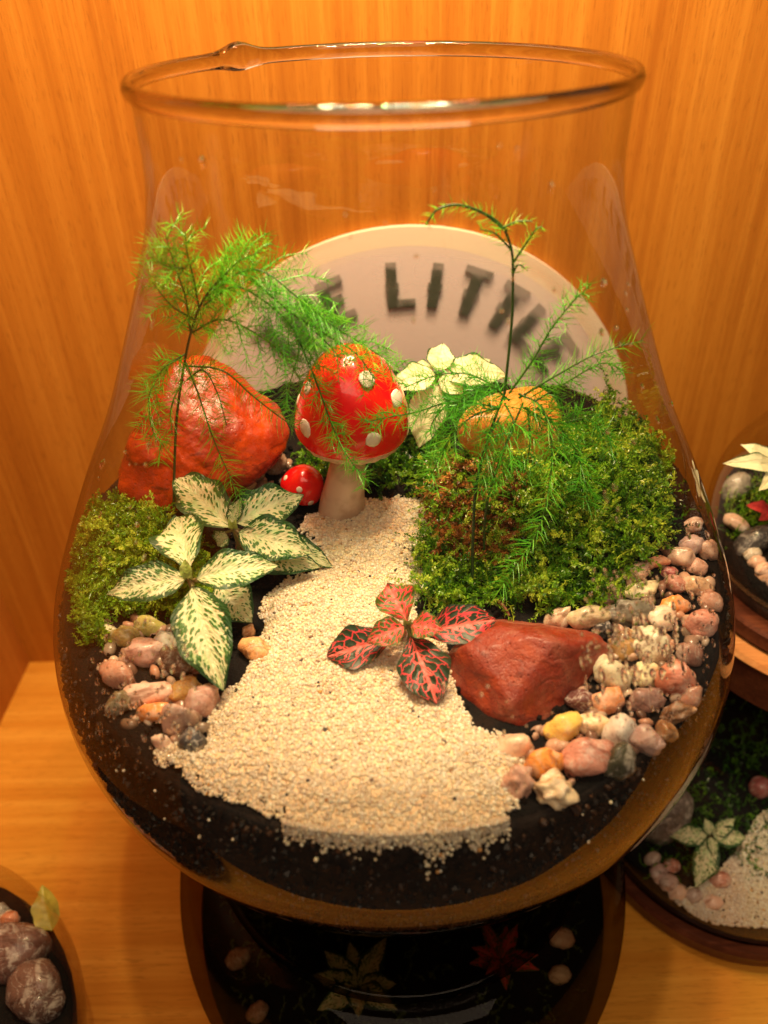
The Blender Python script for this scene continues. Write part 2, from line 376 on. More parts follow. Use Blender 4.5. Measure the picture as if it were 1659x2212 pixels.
M_leafw = leaf_mat('white_veined_leaf', 'white'); M_leafp = leaf_mat('pink_veined_leaf', 'pink'); M_leafp2 = leaf_mat('young_pink_leaf', 'pink2'); M_leafc = leaf_mat('cream_leaf', 'cream')
def plain(name, col, rough=.4, coat=0., sss=0., var=.0, vs=120, c2=None):
    N = NT(name); o = N.obj(); n1 = N.noise(o, vs, 3, .6).outputs[0]
    c = N.mix(N.math('MULTIPLY', N.smooth(n1, .42, .62), var), col, c2 or tuple(.5*x for x in col))
    N.bsdf(Base_Color=c, Roughness=rough, Coat_Weight=coat, Coat_Roughness=.04, Subsurface_Weight=sss, Subsurface_Radius=(.003, .0015, .001), Normal=N.bump(n1, .1, .001)); return N.m
M_cap = plain('red_lacquer', (.74, .006, .008), .22, .7, 0, .4, 60, (.80, .02, .008))
M_spot = plain('white_paint', (.78, .70, .60), .5, 0, 0, .4, 300, (.55, .42, .33))
M_mstem = plain('mushroom_stem', (.62, .48, .37), .35, .3, .1, .8, 70, (.42, .28, .20))
M_gill = plain('mushroom_gill', (.66, .50, .38), .5, 0, 0, .7, 200, (.45, .30, .22))
M_sign = plain('sign_face', (.72, .60, .60), .5); M_glarering = plain('sign_glare_ring', (.86, .72, .56), .45)
M_letter = plain('letter_paint', (.055, .065, .045), .5)
M_bud = plain('leaf_bud', (.35, .48, .10), .4, .2, .1, .5, 200, (.55, .6, .2))
M_fstem = plain('fittonia_stem', (.16, .17, .05), .5, 0, 0, .6, 200, (.28, .12, .07))
M_twig = plain('twig_bark', (.20, .07, .03), .6, 0, 0, .6, 200)
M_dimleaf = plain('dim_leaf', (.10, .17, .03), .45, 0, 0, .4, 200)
M_yleaf = plain('yellow_leaf', (.42, .36, .05), .45, 0, 0, .4, 200)
M_redleaf = plain('red_leaf', (.55, .05, .05), .4, .1, 0, .4, 200)

# ------------------------------------------------------------------ cabinet
def box(name, lo, hi, mat, parent=None, origin=None):
    x0, y0, z0 = lo; x1, y1, z1 = hi
    V = [(x0, y0, z0), (x1, y0, z0), (x1, y1, z0), (x0, y1, z0), (x0, y0, z1), (x1, y0, z1), (x1, y1, z1), (x0, y1, z1)]
    F = [(0, 3, 2, 1), (4, 5, 6, 7), (0, 1, 5, 4), (1, 2, 6, 5), (2, 3, 7, 6), (3, 0, 4, 7)]
    return mesh(name, V, F, mat, parent, origin, smooth=False)
ZS = -45.4; YW = 18.; XL = -30.9
tag(box('back_wall', (XL, YW, ZS), (62, YW+1.8, 38), M_wallwood), kind='structure')
tag(box('left_wall', (XL-1.8, -26, ZS), (XL, YW+1.8, 38), M_sidewood), kind='structure')
tag(box('shelf', (XL-1.8, -26, ZS-2.5), (62, YW+1.8, ZS), M_shelf), kind='structure')

# ------------------------------------------------------------------ sign on the back wall
SC = np.array([1.5, YW, -24.8])
sg = thing('round_sign', (SC[0], YW-.2, SC[2]-15), 'round cream shop sign lettered THE LITTLE fixed to the wood wall behind the big jar', 'sign')
def disc_y(r0, r1, y0, y1, n=96):
    a = np.linspace(0, 2*PI, n, endpoint=False)
    prof = [(y1, r0), (y0, r0), (y0, r1), (y1, r1)] if r0 > 0 else [(y0, 0.001), (y0, r1), (y1, r1)]
    V, F = lathe(prof, n, closed=r0 > 0); V = V.copy(); V2 = np.stack([SC[0]+V[:, 0], V[:, 2], SC[2]+V[:, 1]], -1)
    return V2, F
V, F = disc_y(0, 13.9, YW-.5, YW-.02); mesh('sign_board', V, F, M_sign, sg, smooth=False)
V, F = disc_y(13.9, 15.0, YW-.503, YW-.03); mesh('sign_glare_ring', V, F, M_glarering, sg, smooth=False)  # cream ring painted for the reflection in the glass around the board
GL = {'T': [(0, 1, .62, 1), (.31, 0, .31, 1), (.13, .47, .49, .47)], 'H': [(.06, 0, .06, 1), (.56, 0, .56, 1), (.06, .5, .56, .5)],
      'E': [(.06, 0, .06, 1), (.06, .92, .56, .92), (.06, .08, .56, .08), (.0, .5, .42, .5)], 'L': [(.08, 0, .08, 1), (.08, .08, .6, .08), (-.06, .46, .24, .46)],
      'I': [(.3, 0, .3, 1), (.14, .46, .46, .46)]}
for ch, ang in zip('THELITTLE', (-45, -33.5, -21.5, -2, 8, 19, 30.5, 42, 54)):
    mb = MB()
    for (x0, y0, x1, y1) in GL[ch]:
        p0 = np.array([x0-.3, y0]); p1 = np.array([x1-.3, y1]); d = p1-p0; L = np.linalg.norm(d); d /= L; nn = np.array([-d[1], d[0]])
        wdt = .115 if abs(d[1]) > .5 else .08
        q = [p0+nn*wdt, p1+nn*wdt, p1-nn*wdt, p0-nn*wdt]
        pts = []
        for yy in (YW-.52, YW-.70):
            for a_ in q:
                a2 = a_*np.array([2.7, 2.7]) + np.array([0, 10.3]); t = -math.radians(ang)
                pts.append((SC[0]+a2[0]*math.cos(t)-a2[1]*math.sin(t), yy-.001*len(mb.V), SC[2]+a2[0]*math.sin(t)+a2[1]*math.cos(t)))
        mb.add(pts, [(0, 1, 2, 3), (7, 6, 5, 4), (0, 4, 5, 1), (1, 5, 6, 2), (2, 6, 7, 3), (3, 7, 4, 0)])
    mb.build('letter', M_letter, sg, smooth=False)

# ------------------------------------------------------------------ big jar
jar = thing('terrarium_jar', (0, 0, -33.6), 'big clear glass tulip jar with wide belly holding moss, sand path and red toadstools', 'glass jar')
V, F = lathe([(z, r) for z, r in spline(PROF[:-1], 8) if z < .3] + [(-33.6, .01)], 160); mesh('vessel_wall', V, F, M_jar, jar)
rp = [(-.12+.27*math.sin(t), 7.90+.20*math.cos(t)) for t in np.linspace(0, 2*PI, 16, endpoint=False)]
V, F = lathe(rp, 160, closed=True)
# lens-like blob of glass where the rim was closed
ba = math.atan2(1, 0)+math.radians(43); bp = np.array([7.90*math.cos(ba), 7.90*math.sin(ba), -.2])
V = np.asarray(V); d = np.linalg.norm(V-bp, axis=1); V = V + (np.exp(-(d/.75)**2)*.22)[:, None]*((V-np.array([7.90*np.cos(np.arctan2(V[:, 1], V[:, 0])), 7.90*np.sin(np.arctan2(V[:, 1], V[:, 0])), np.full(len(V), -.22)]).T)/.22)
fix(mesh('jar_rim', V, F, M_rim, jar))
rp = [(-33.55+.18*math.sin(t), 6.4+.3*math.cos(t)) for t in np.linspace(0, 2*PI, 12, endpoint=False)]
V, F = lathe(rp, 120, closed=True); fix(mesh('foot_ring', V, F, M_rim, jar))

# condensation on the inside of the glass
mb = MB(); iv, if_ = ico(2)
def drop(x, y, w, h):
    P = glass_hit(x, y, .02)
    if P is None: return
    th = math.atan2(P[1], P[0]); dz = .5
    n = np.array([math.cos(th), math.sin(th), (jar_r(P[2]-dz)-jar_r(P[2]+dz))/(2*dz)]); n /= np.linalg.norm(n)
    t = np.array([-math.sin(th), math.cos(th), 0]); b = np.cross(n, t)
    k = depth(P)/CF; v = iv.copy(); q = v[:, 2]*0+1; w2 = w*k/2; h2 = h*k/2
    sgn = b[2]/abs(b[2])
    wide = 1-.35*(v[:, 1]*sgn)
    X = P + (v[:, 0]*w2*wide)[:, None]*t + (v[:, 1]*h2)[:, None]*b + (v[:, 2]*min(w2, h2)*.8)[:, None]*n
    mb.add(X-n*(.03), if_)
for (x0, x1, y0, y1, n, a, b) in ((1250, 1545, 1230, 1570, 230, 3, 8), (1300, 1480, 1330, 1480, 60, 5, 14), (200, 430, 1340, 1660, 110, 3, 8), (560, 1240, 1480, 1720, 50, 3, 7),
                                (1300, 1540, 600, 1200, 26, 4, 10), (200, 330, 600, 1300, 22, 4, 9), (380, 1250, 300, 720, 16, 4, 8), (130, 300, 1400, 1650, 60, 3, 7)):
    for _ in range(n):
        w = random.uniform(a, b)*1.3; drop(random.uniform(x0, x1), random.uniform(y0, y1), w, w*random.choice((1, 1.3, 1.6, 2.6)))
for q in ((436, 350, 16, 26), (1302, 717, 13, 18), (1306, 610, 14, 22), (585, 1308, 13, 22), (1408, 1300, 10, 34), (1322, 1420, 14, 34), (1350, 1460, 16, 44), (327, 700, 9, 28), (1460, 1380, 9, 40)): drop(*q)
tag(mb.build('condensation_drops', M_water, jar), kind='stuff')

# ------------------------------------------------------------------ soil
nr, na = 46, 144; V = []; F = []
a = np.linspace(0, 2*PI, na, endpoint=False)
R0 = float(jar_r(-19.))-.38
for i in range(nr+1):
    r = R0*i/nr
    for t in a:
        x, y = r*math.cos(t), r*math.sin(t); z = float(surf(x, y))
        rr = min(r, float(jar_r(z))-.38)
        x, y = rr*math.cos(t), rr*math.sin(t)
        z += .16*noise.noise((x*.9, y*.9, 0))+.12*noise.noise((x*2.7, y*2.7, 3))
        V.append((x, y, z))
F = [(i*na+j, (i+1)*na+j, (i+1)*na+(j+1) % na, i*na+(j+1) % na) for i in range(nr) for j in range(na)]
fm = [0]*len(F)
zt = [V[nr*na+j][2] for j in range(na)]
ns = 26; base = nr*na
for k in range(1, ns+1):
    f_ = k/ns
    for j, t in enumerate(a):
        z = zt[j]*(1-f_)+(-32.6)*f_
        r = float(jar_r(z))-(.33+.25*sm((-27-z)/5.)) + .05*noise.noise((math.cos(t)*9, math.sin(t)*9, z*.8))
        V.append((r*math.cos(t), r*math.sin(t), z))
    for j in range(na):
        F.append((base+j, base+na+j, base+na+(j+1) % na, base+(j+1) % na)); fm.append(1)
    base += na
tag(mesh('planting_soil', V, F, None, origin=(0, 0, -32.6), mats=[M_soil, M_soilfilm], fmat=fm), 'dark damp planting soil filling the belly of the big jar', 'soil', kind='stuff')

# ------------------------------------------------------------------ sand path
poly_px = [(640, 1150), (655, 1120), (700, 1105), (790, 1085), (905, 1075), (940, 1110), (925, 1200), (905, 1270), (900, 1330), (950, 1380), (995, 1440), (985, 1500), (1030, 1570), (1110, 1600), (1145, 1650),
           (1128, 1700), (1122, 1745), (1085, 1785), (1040, 1830), (985, 1850), (900, 1850), (780, 1830), (640, 1795), (560, 1745), (470, 1725), (400, 1690), (330, 1640), (350, 1600), (440, 1605), (450, 1530), (515, 1480), (540, 1430),
           (570, 1400), (560, 1310), (620, 1250), (700, 1235), (690, 1190)]
poly = np.array([ground(*p)[:2] for p in poly_px])
def inside(x, y, P=None):
    P = poly if P is None else P; x0, y0 = P[:, 0], P[:, 1]; x1, y1 = np.roll(x0, -1), np.roll(y0, -1)
    c = ((y0 > y) != (y1 > y)) & (x < (x1-x0)*(y-y0)/(y1-y0+1e-12)+x0)
    return bool(c.sum() % 2)
def edge_d(x, y, P=None):
    P = poly if P is None else P; A = P; B = np.roll(P, -1, 0); AB = B-A; t = np.clip(((x-A[:, 0])*AB[:, 0]+(y-A[:, 1])*AB[:, 1])/((AB**2).sum(1)+1e-9), 0, 1)
    return float(np.hypot(A[:, 0]+t*AB[:, 0]-x, A[:, 1]+t*AB[:, 1]-y).min())
def sand_h(x, y):
    e = edge_d(x, y); return float(surf(x, y)) + .42*min(1, e/1.1) + .10*noise.noise((x*.6, y*.6, 9)) + .05
st = .3; xs = np.arange(-13, 9, st); ys = np.arange(-15, 5, st); idx = {}; V = []; F = []
for i, x in enumerate(xs):
    for j, y in enumerate(ys):
        r = math.hypot(x, y); lim = float(jar_r(-19.6))-.5
        if inside(x, y) and r < lim+.3:
            k = min(1, lim/r) if r > 0 else 1
            idx[i, j] = len(V); V.append((x*k, y*k, sand_h(x, y)))
for (i, j) in list(idx):
    q = [(i, j), (i+1, j), (i+1, j+1), (i, j+1)]
    if all(k in idx for k in q): F.append(tuple(idx[k] for k in q))
tag(mesh('sand', V, F, M_sandbed, origin=(0, 0, -19)), 'bed of pale cream sand forming a winding path', 'sand', kind='stuff')
bv, bf = ico(1)
mb = MB(); cnt = 0
lim = float(jar_r(-19.6))-.34
NG = 28000; gv = []; gf = []; ga = []; n0 = 0
while cnt < NG:
    x = random.uniform(-13, 9); y = random.uniform(-15, 4.6)
    if math.hypot(x, y) > lim or not inside(x+.35*noise.noise((x*1.3, y*1.3, 1)), y+.35*noise.noise((x*1.3, y*1.3, 8))): continue
    if y > -2 and random.random() < .25: continue
    s = random.choice((.03, .045, .055, .065, .085))*random.uniform(.85, 1.2); sc3 = rng.uniform(.75, 1.25, 3)
    v = (bv*sc3*s) @ rand_rot().T
    z = sand_h(x, y)+random.uniform(-.03, .035)
    gv.append(v+np.array([x, y, z])); gf.append(bf+n0); n0 += len(bv); ga.append(np.full(len(bv), random.random())); cnt += 1
# thick lower lip of the sand against the front glass
for _ in range(4600):
    t = random.uniform(-2.40, -1.09); z0 = -19.35
    x, y = lim*math.cos(t), lim*math.sin(t)
    if not inside(x*.985, y*.985): continue
    dep = abs(random.gauss(0, .36))*max(.15, .8+1.3*noise.noise((t*11, 0, 5))+.5*noise.noise((t*40, 0, 5)))+random.uniform(-.45, .15)
    z = float(surf(x, y))+.3-max(-.1, dep); r = float(jar_r(z))-.22-random.uniform(0, .12)
    s = random.uniform(.05, .085); v = (bv*rng.uniform(.75, 1.25, 3)*s) @ rand_rot().T
    gv.append(v+np.array([r*math.cos(t), r*math.sin(t), z])); gf.append(bf+n0); n0 += len(bv); ga.append(np.full(len(bv), random.random()))
# a few stray grains on the soil below the lip and among the pebbles
for _ in range(14):
    t = random.uniform(-2.5, -.95); z = -19.8-abs(random.gauss(0, .8)); r = float(jar_r(z))-.2
    s = random.uniform(.04, .09); v = (bv*rng.uniform(.75, 1.25, 3)*s) @ rand_rot().T
    gv.append(v+np.array([r*math.cos(t), r*math.sin(t), z])); gf.append(bf+n0); n0 += len(bv); ga.append(np.full(len(bv), random.uniform(.3, 1)))
o = mesh('sand_grains', np.vstack(gv), np.vstack(gf), M_grain, origin=(0, 0, -19), attr=np.concatenate(ga))
tag(o, 'loose cream sand grains with scattered dark and orange specks on the path', 'sand grains', kind='stuff')
# soil crumbs
gv = []; gf = []; n0 = 0
for _ in range(2600):
    t = random.uniform(0, 2*PI); r = 14.*math.sqrt(random.random()); x, y = r*math.cos(t), r*math.sin(t)
    if inside(x, y): continue
    z = float(surf(x, y)); 
    if r > float(jar_r(z))-.45: continue
    s = random.uniform(.06, .2); v = (bv*rng.uniform(.6, 1.3, 3)*s) @ rand_rot().T
    gv.append(v+np.array([x, y, z+.05])); gf.append(bf+n0); n0 += len(bv)
tag(mesh('soil_crumbs', np.vstack(gv), np.vstack(gf), M_soil, origin=(0, 0, -19), smooth=False), 'black crumbs of soil between the pebbles and moss', 'soil crumbs', kind='stuff')

gv = []; gf = []; ga = []; n0 = 0
for _ in range(9000):
    t = random.uniform(-3.3, .15); z = -19.3-10.5*random.random()**1.15
    z0 = float(surf(14*math.cos(t), 14*math.sin(t)))
    if z > z0-.1: continue
    s_ = random.choice((.03, .05, .07, .11, .16))*random.uniform(.7, 1.3); r = float(jar_r(z))-.33
    tone_ = noise.noise((math.cos(t)*4, math.sin(t)*4, z*.35))*.5+.35+random.uniform(-.3, .3)
    v = (bv*rng.uniform(.5, 1.3, 3)*s_) @ rand_rot().T
    gv.append(v+np.array([r*math.cos(t), r*math.sin(t), z])); gf.append(bf+n0); n0 += len(bv); ga.append(np.full(len(bv), tone_))
tag(mesh('soil_grit', np.vstack(gv), np.vstack(gf), M_grit, origin=(0, 0, -30), attr=np.concatenate(ga), smooth=False), 'brown and black grit of the soil pressed against the belly glass', 'soil grit', kind='stuff')

# ------------------------------------------------------------------ stones
def blob(size, seed, sub=3, flat=.35, rough=.10, planes=7, p=7):
    """rounded stone: soft polyhedron of random planes with a little noise"""
    r = np.random.default_rng(seed); v, f = ico(sub)
    n = r.normal(size=(planes, 3)); n /= np.linalg.norm(n, axis=1)[:, None]; n = np.vstack([n, -n]); d = r.uniform(.78, 1.08, len(n))
    k = np.maximum(v@n.T, 0)/d; rad = 1/((k**p).sum(1))**(1/p); rad = flat*np.clip(rad, .6, 1.3)+(1-flat)
    nz = np.array([noise.noise(Vector(q*1.7+seed*3.1)) for q in v]); n2 = np.array([noise.noise(Vector(q*4.5+seed*1.7)) for q in v])
    rad = rad*(1+rough*nz*1.6+rough*.5*n2)
    V = v*rad[:, None]; ext = (V.max(0)-V.min(0))/2; V = V/ext
    return V*np.asarray(size)/2, f
def place_stone(name, P, w, h, dpt, ang, col, mat, label, cat, group=None, seed=0, **kw):
    """w across the picture, h up the picture, dpt along the view, ang in degrees in the picture"""
    V, f = blob((w, dpt, h), seed, **kw)
    a = math.radians(-ang); c, s = math.cos(a), math.sin(a)
    V = V @ np.array([[c, 0, s], [0, 1, 0], [-s, 0, c]]).T
    # axes: right, horizontal away, up tilted a little to the eye
    up = .75*np.array([0, 0, 1.])+.5*np.array([0, .75, .66]); up /= np.linalg.norm(up); aw = np.cross(up, [1., 0, 0]); 
    W_ = V[:, 0:1]*np.array([1., 0, 0]) + V[:, 1:2]*aw + V[:, 2:3]*up + P
    o = mesh(name, W_, f, mat, origin=(P[0], P[1], W_[:, 2].min())); o.color = (*[min(.92, c_*1.28+.02) for c_ in col], 1); tag(o, label, cat, group); return o
PEB = [
 # right bank
 (1375, 1233, 54, 42, 10, (.62, .42, .33), 'q', 'peach and white wet pebble at the edge of the right-hand moss'),
 (1421, 1214, 50, 26, 12, (.60, .26, .14), 'p', 'flat orange-pink pebble tucked high beside the right moss'),
 (1319, 1283, 58, 52, 0, (.38, .22, .17), 'q', 'brownish mauve translucent pebble below the moss, left of the cream long one'),
 (1385, 1274, 76, 38, 8, (.78, .62, .38), 'p', 'long cream yellow pebble lying above the dark grey stone'),
 (1366, 1325, 106, 66, -4, (.13, .125, .095), 'r', 'large dark grey-green oval stone on the right bank'),
 (1271, 1335, 84, 52, 5, (.42, .35, .22), 'q', 'olive beige translucent pebble behind the red rock'),
 (1203, 1335, 66, 36, 38, (.52, .38, .26), 'p', 'slanting cream brown pebble touching the back of the red rock'),
 (1298, 1357, 42, 28, 20, (.02, .018, .018), 'p', 'small black pebble wedged at the red rock tip'),
 (1455, 1312, 64, 46, 10, (.66, .24, .05), 'q', 'glossy orange amber pebble right of the dark grey stone'),
 (1470, 1203, 54, 42, 0, (.58, .40, .30), 'q', 'pale peach translucent pebble near the right glass'),
 (1444, 1237, 34, 24, 0, (.28, .05, .05), 'p', 'small dark red pebble among pinkish stones'),
 (1458, 1263, 48, 40, -20, (.40, .18, .13), 'p', 'reddish brown pebble below the small dark red one'),
 (1506, 1266, 56, 48, 5, (.54, .36, .22), 'q', 'tan smooth pebble close to the right glass'),
 (1506, 1226, 44, 36, 0, (.55, .32, .24), 'p', 'peach pink rough pebble above the tan smooth one'),
 (1490, 1177, 54, 36, 15, (.46, .32, .30), 'q', 'pale mauve quartz chip highest beside the right glass'),
 (1400, 1393, 68, 78, -8, (.82, .72, .52), 'p', 'blocky cream white stone in the middle of the right bank'),
 (1430, 1335, 58, 52, 20, (.72, .55, .42), 'q', 'pale pinkish white pebble beside the dark grey stone'),
 (1347, 1393, 54, 60, 10, (.40, .24, .08), 'q', 'amber olive pebble left of the blocky cream stone'),
 (1320, 1456, 84, 74, -15, (.58, .54, .38), 'q', 'greenish white translucent pebble right of the red rock'),
 (1392, 1458, 62, 56, 20, (.78, .68, .42), 'r', 'rough yellowish white stone below the blocky cream one'),
 (1460, 1466, 80, 92, 10, (.60, .22, .14), 'p', 'big salmon pink rounded pebble at the right glass'),
 (1494, 1508, 38, 56, -15, (.42, .22, .15), 'q', 'brownish pink upright pebble right of the salmon one'),
 (1312, 1515, 66, 52, 10, (.66, .27, .11), 'p', 'orange peach pebble under the greenish white one'),
 (1396, 1512, 74, 54, 0, (.25, .15, .13), 'p', 'brownish mauve dull pebble below the yellowish white stone'),
 (1215, 1574, 74, 62, 8, (.74, .50, .12), 'q', 'glossy yellow oval pebble in front of the red rock'),
 (1281, 1566, 64, 48, -8, (.74, .54, .34), 'q', 'peach cream pebble between the yellow and the white ones'),
 (1337, 1584, 66, 86, -12, (.82, .68, .60), 'p', 'pinkish white pointed stone on the front right bank'),
 (1396, 1602, 72, 62, -25, (.48, .32, .28), 'q', 'mauve pink translucent pebble right of the pinkish white one'),
 (1442, 1582, 42, 46, 0, (.34, .18, .07), 'q', 'brown amber pebble low by the right glass'),
 (1177, 1650, 82, 66, 0, (.72, .27, .04), 'p', 'orange pebble with a grey patch near the sand lip'),
 (1271, 1640, 98, 86, 5, (.56, .25, .19), 'p', 'large pink-red and white pebble at the front right glass'),
 (1347, 1655, 60, 82, -12, (.055, .055, .03), 'p', 'dark olive upright pebble at the front right glass'),
 (1198, 1708, 84, 74, -20, (.72, .58, .38), 'c', 'knobbly cream stone lowest on the right bank'),
 (1110, 1612, 72, 62, 10, (.66, .46, .33), 'q', 'pale peach translucent pebble half sunk in the sand'),
 (1118, 1690, 62, 66, 0, (.42, .24, .18), 'c', 'pinkish brown knobbly stone between sand and orange pebble'),
 (1198, 1614, 44, 34, 0, (.44, .27, .18), 'p', 'small peach brown pebble between the yellow and orange ones'),
 (1470, 1545, 68, 46, 25, (.24, .12, .05), 'r', 'crumbly brown bark chip by the right glass'),
 (1257, 1516, 60, 50, 0, (.11, .035, .03), 'p', 'dark maroon pebble in the shade of the red rock'),
 (1510, 1350, 60, 62, 0, (.60, .27, .20), 'p', 'salmon pink pebble pressed against the rightmost glass'),
 (1490, 1415, 46, 50, 0, (.30, .16, .12), 'p', 'dull brown pebble above the big salmon pink one'),
 (1497, 1136, 40, 34, 0, (.46, .27, .19), 'p', 'brown pink pebble at the upper end of the right bank'),
 (1530, 1190, 40, 42, 0, (.58, .36, .26), 'q', 'peach pebble pressed on the right glass above the tan smooth one'),
 (1536, 1300, 42, 48, 0, (.50, .28, .2), 'p', 'dusky peach pebble on the right glass above the salmon pink one'),
 # left bank
 (346, 1173, 32, 40, 0, (.62, .36, .24), 'p', 'small peach pebble above the front white-leaved plant'),
 (519, 1050, 58, 38, 15, (.60, .40, .20), 'p', 'tan cream pebble below the big orange boulder'),
 (553, 1026, 38, 34, 30, (.80, .68, .45), 'p', 'small cream white pebble behind the white leaves'),
 (595, 1003, 50, 46, 0, (.34, .22, .14), 'p', 'tan brown pebble left of the toadstool stem'),
 (237, 1370, 48, 36, -10, (.55, .55, .38), 'q', 'translucent greenish white pebble at the left glass'),
 (268, 1374, 54, 50, -35, (.38, .30, .10), 'q', 'olive amber pebble at the left glass'),
 (322, 1355, 62, 38, -15, (.40, .38, .10), 'q', 'yellow green pebble under the left moss'),
 (354, 1389, 44, 50, 10, (.60, .58, .50), 'q', 'clear whitish pebble right of the mauve pink one'),
 (314, 1411, 72, 66, 5, (.52, .32, .27), 'q', 'mauve pink lumpy pebble on the left bank'),
 (384, 1430, 66, 60, 0, (.09, .045, .025), 'r', 'dark brown speckled stone on the left bank'),
 (401, 1368, 52, 50, 0, (.25, .20, .06), 'q', 'olive brown pebble beside the drooping white leaf'),
 (430, 1426, 42, 62, 0, (.15, .035, .02), 'p', 'dark red-brown pebble behind the drooping white leaf'),
 (550, 1403, 66, 52, -20, (.66, .34, .14), 'p', 'orange tan angular pebble at the left edge of the sand'),
 (538, 1366, 24, 36, 0, (.36, .18, .08), 'p', 'small brown pebble above the orange tan angular one'),
 (254, 1458, 66, 62, 15, (.48, .26, .19), 'q', 'mauve peach pebble near the left glass'),
 (323, 1501, 108, 50, 4, (.66, .42, .33), 'p', 'long pink peach pebble on the front left bank'),
 (256, 1520, 46, 58, -20, (.16, .14, .08), 'q', 'dark olive grey pebble at the front left glass'),
 (402, 1494, 66, 54, 10, (.42, .24, .06), 'r', 'rusty yellow-brown rough stone left of the sand'),
 (334, 1540, 72, 46, -4, (.68, .24, .05), 'p', 'bright orange pebble on the front left bank'),
 (436, 1516, 66, 74, -20, (.42, .24, .20), 'q', 'mauve brown translucent pebble at the sand edge'),
 (416, 1602, 56, 62, -10, (.035, .035, .04), 'p', 'black and grey pebble by the broken shell'),
 (352, 1606, 36, 48, 20, (.72, .52, .42), 'q', 'pinkish white chip at the very front left glass'),
 (426, 1118, 48, 34, 0, (.38, .25, .18), 'p', 'mauve tan pebble at the foot of the orange boulder'),
 (528, 1180, 34, 28, 0, (.50, .13, .05), 'p', 'small orange-red pebble under the white leaves'),
]
for i, (x, y, w, h, ang, col, k, lab) in enumerate(PEB):
    P0 = ground(x, y); s = px(P0, 1)
    P = ground(x, y, lift=h*s*.30); r = math.hypot(P[0], P[1]); half = w*s*.5
    rl = float(jar_r(P[2]-.3))-.30-half*.55
    if r > rl:
        P = P*np.array([rl/r, rl/r, 1])
    mat = {'p': M_peb, 'q': M_quartz, 'r': M_rough, 'c': M_peb}[k]
    name = 'pebble' if k in 'pq' else 'rough_stone'
    kw = dict(rough=.14, flat=.75, p=9) if k in 'pq' else dict(rough=.2, flat=.5, sub=4)
    if k == 'c': kw = dict(rough=.30, flat=.3, sub=4)
    place_stone(name, P, w*s*random.uniform(1.08, 1.22), h*s*random.uniform(1.06, 1.2), min(w, h)*s*random.uniform(.85, 1.1), ang, col, mat, lab, 'pebble', 'pebbles and small stones in the big jar', seed=i+11, **kw)

# the smaller gravel that fills the gaps under the named pebbles, too small to pick apart
gv = []; gf = []; ga = []; n0 = 0
PR = [np.array([G_(*p)[:2] for p in q]) for G_ in (ground,) for q in (
    [(1190, 1340), (1330, 1260), (1370, 1200), (1490, 1150), (1550, 1250), (1570, 1400), (1480, 1580), (1390, 1660), (1240, 1740), (1130, 1740), (1120, 1600), (1240, 1520), (1300, 1400)],
    [(200, 1350), (330, 1330), (460, 1400), (470, 1540), (440, 1640), (350, 1650), (240, 1560)], [(500, 1030), (620, 980), (640, 1060), (560, 1120), (420, 1130)])]
for poly_ in PR:
    lo, hi = poly_.min(0), poly_.max(0); area = abs(np.prod(hi-lo))
    for _ in range(int(area*3.6)):
        x, y = random.uniform(lo[0], hi[0]), random.uniform(lo[1], hi[1])
        if not inside(x, y, poly_) or inside(x, y): continue
        z = float(surf(x, y)); 
        if math.hypot(x, y) > float(jar_r(z))-.75: continue
        w_ = random.uniform(.16, .40); v, f = blob((w_*2, w_*1.5, w_*1.2), random.randrange(60)+900, sub=2, flat=.6)
        gv.append(v@rand_rot().T+np.array([x, y, z+.06])); gf.append(f+n0); n0 += len(v); ga.append(np.full(len(v), random.random()))
tag(mesh('fine_gravel', np.vstack(gv), np.vstack(gf), M_gravel, origin=(0, 0, -19), attr=np.concatenate(ga)), 'small mixed gravel filling the gaps between the pebbles of both banks', 'gravel', kind='stuff')
# broken shell
P = ground(385, 1572, .5); s = px(P, 1)
a_ = []
for i in range(22):
    u = i/21; 
    for j in range(12):
        t = -1.25+2.5*j/11; R_ = 1.05*math.sin(PI*min(.98, u*.9+.08))**.7
        a_.append((R_*math.sin(t)*.8, (R_*(1-math.cos(t))*.9)+.25*math.sin(6*u+2*t)*.2, (u-.5)*2.1+.12*math.sin(3*t)))
V = np.array(a_); th = math.radians(22); R3 = np.array([[math.cos(th), 0, math.sin(th)], [0, 1, 0], [-math.sin(th), 0, math.cos(th)]])
V = V@R3.T*.9+P; F = [(i*12+j, i*12+j+1, (i+1)*12+j+1, (i+1)*12+j) for i in range(21) for j in range(11)]
o = mesh('shell_fragment', V, F, M_peb, origin=P-np.array([0, 0, 1])); o.color = (.60, .42, .36, 1)
md = o.modifiers.new('thickness', 'SOLIDIFY'); md.thickness = .0012
tag(o, 'curled pinkish shell fragment leaning on the front left glass', 'shell')

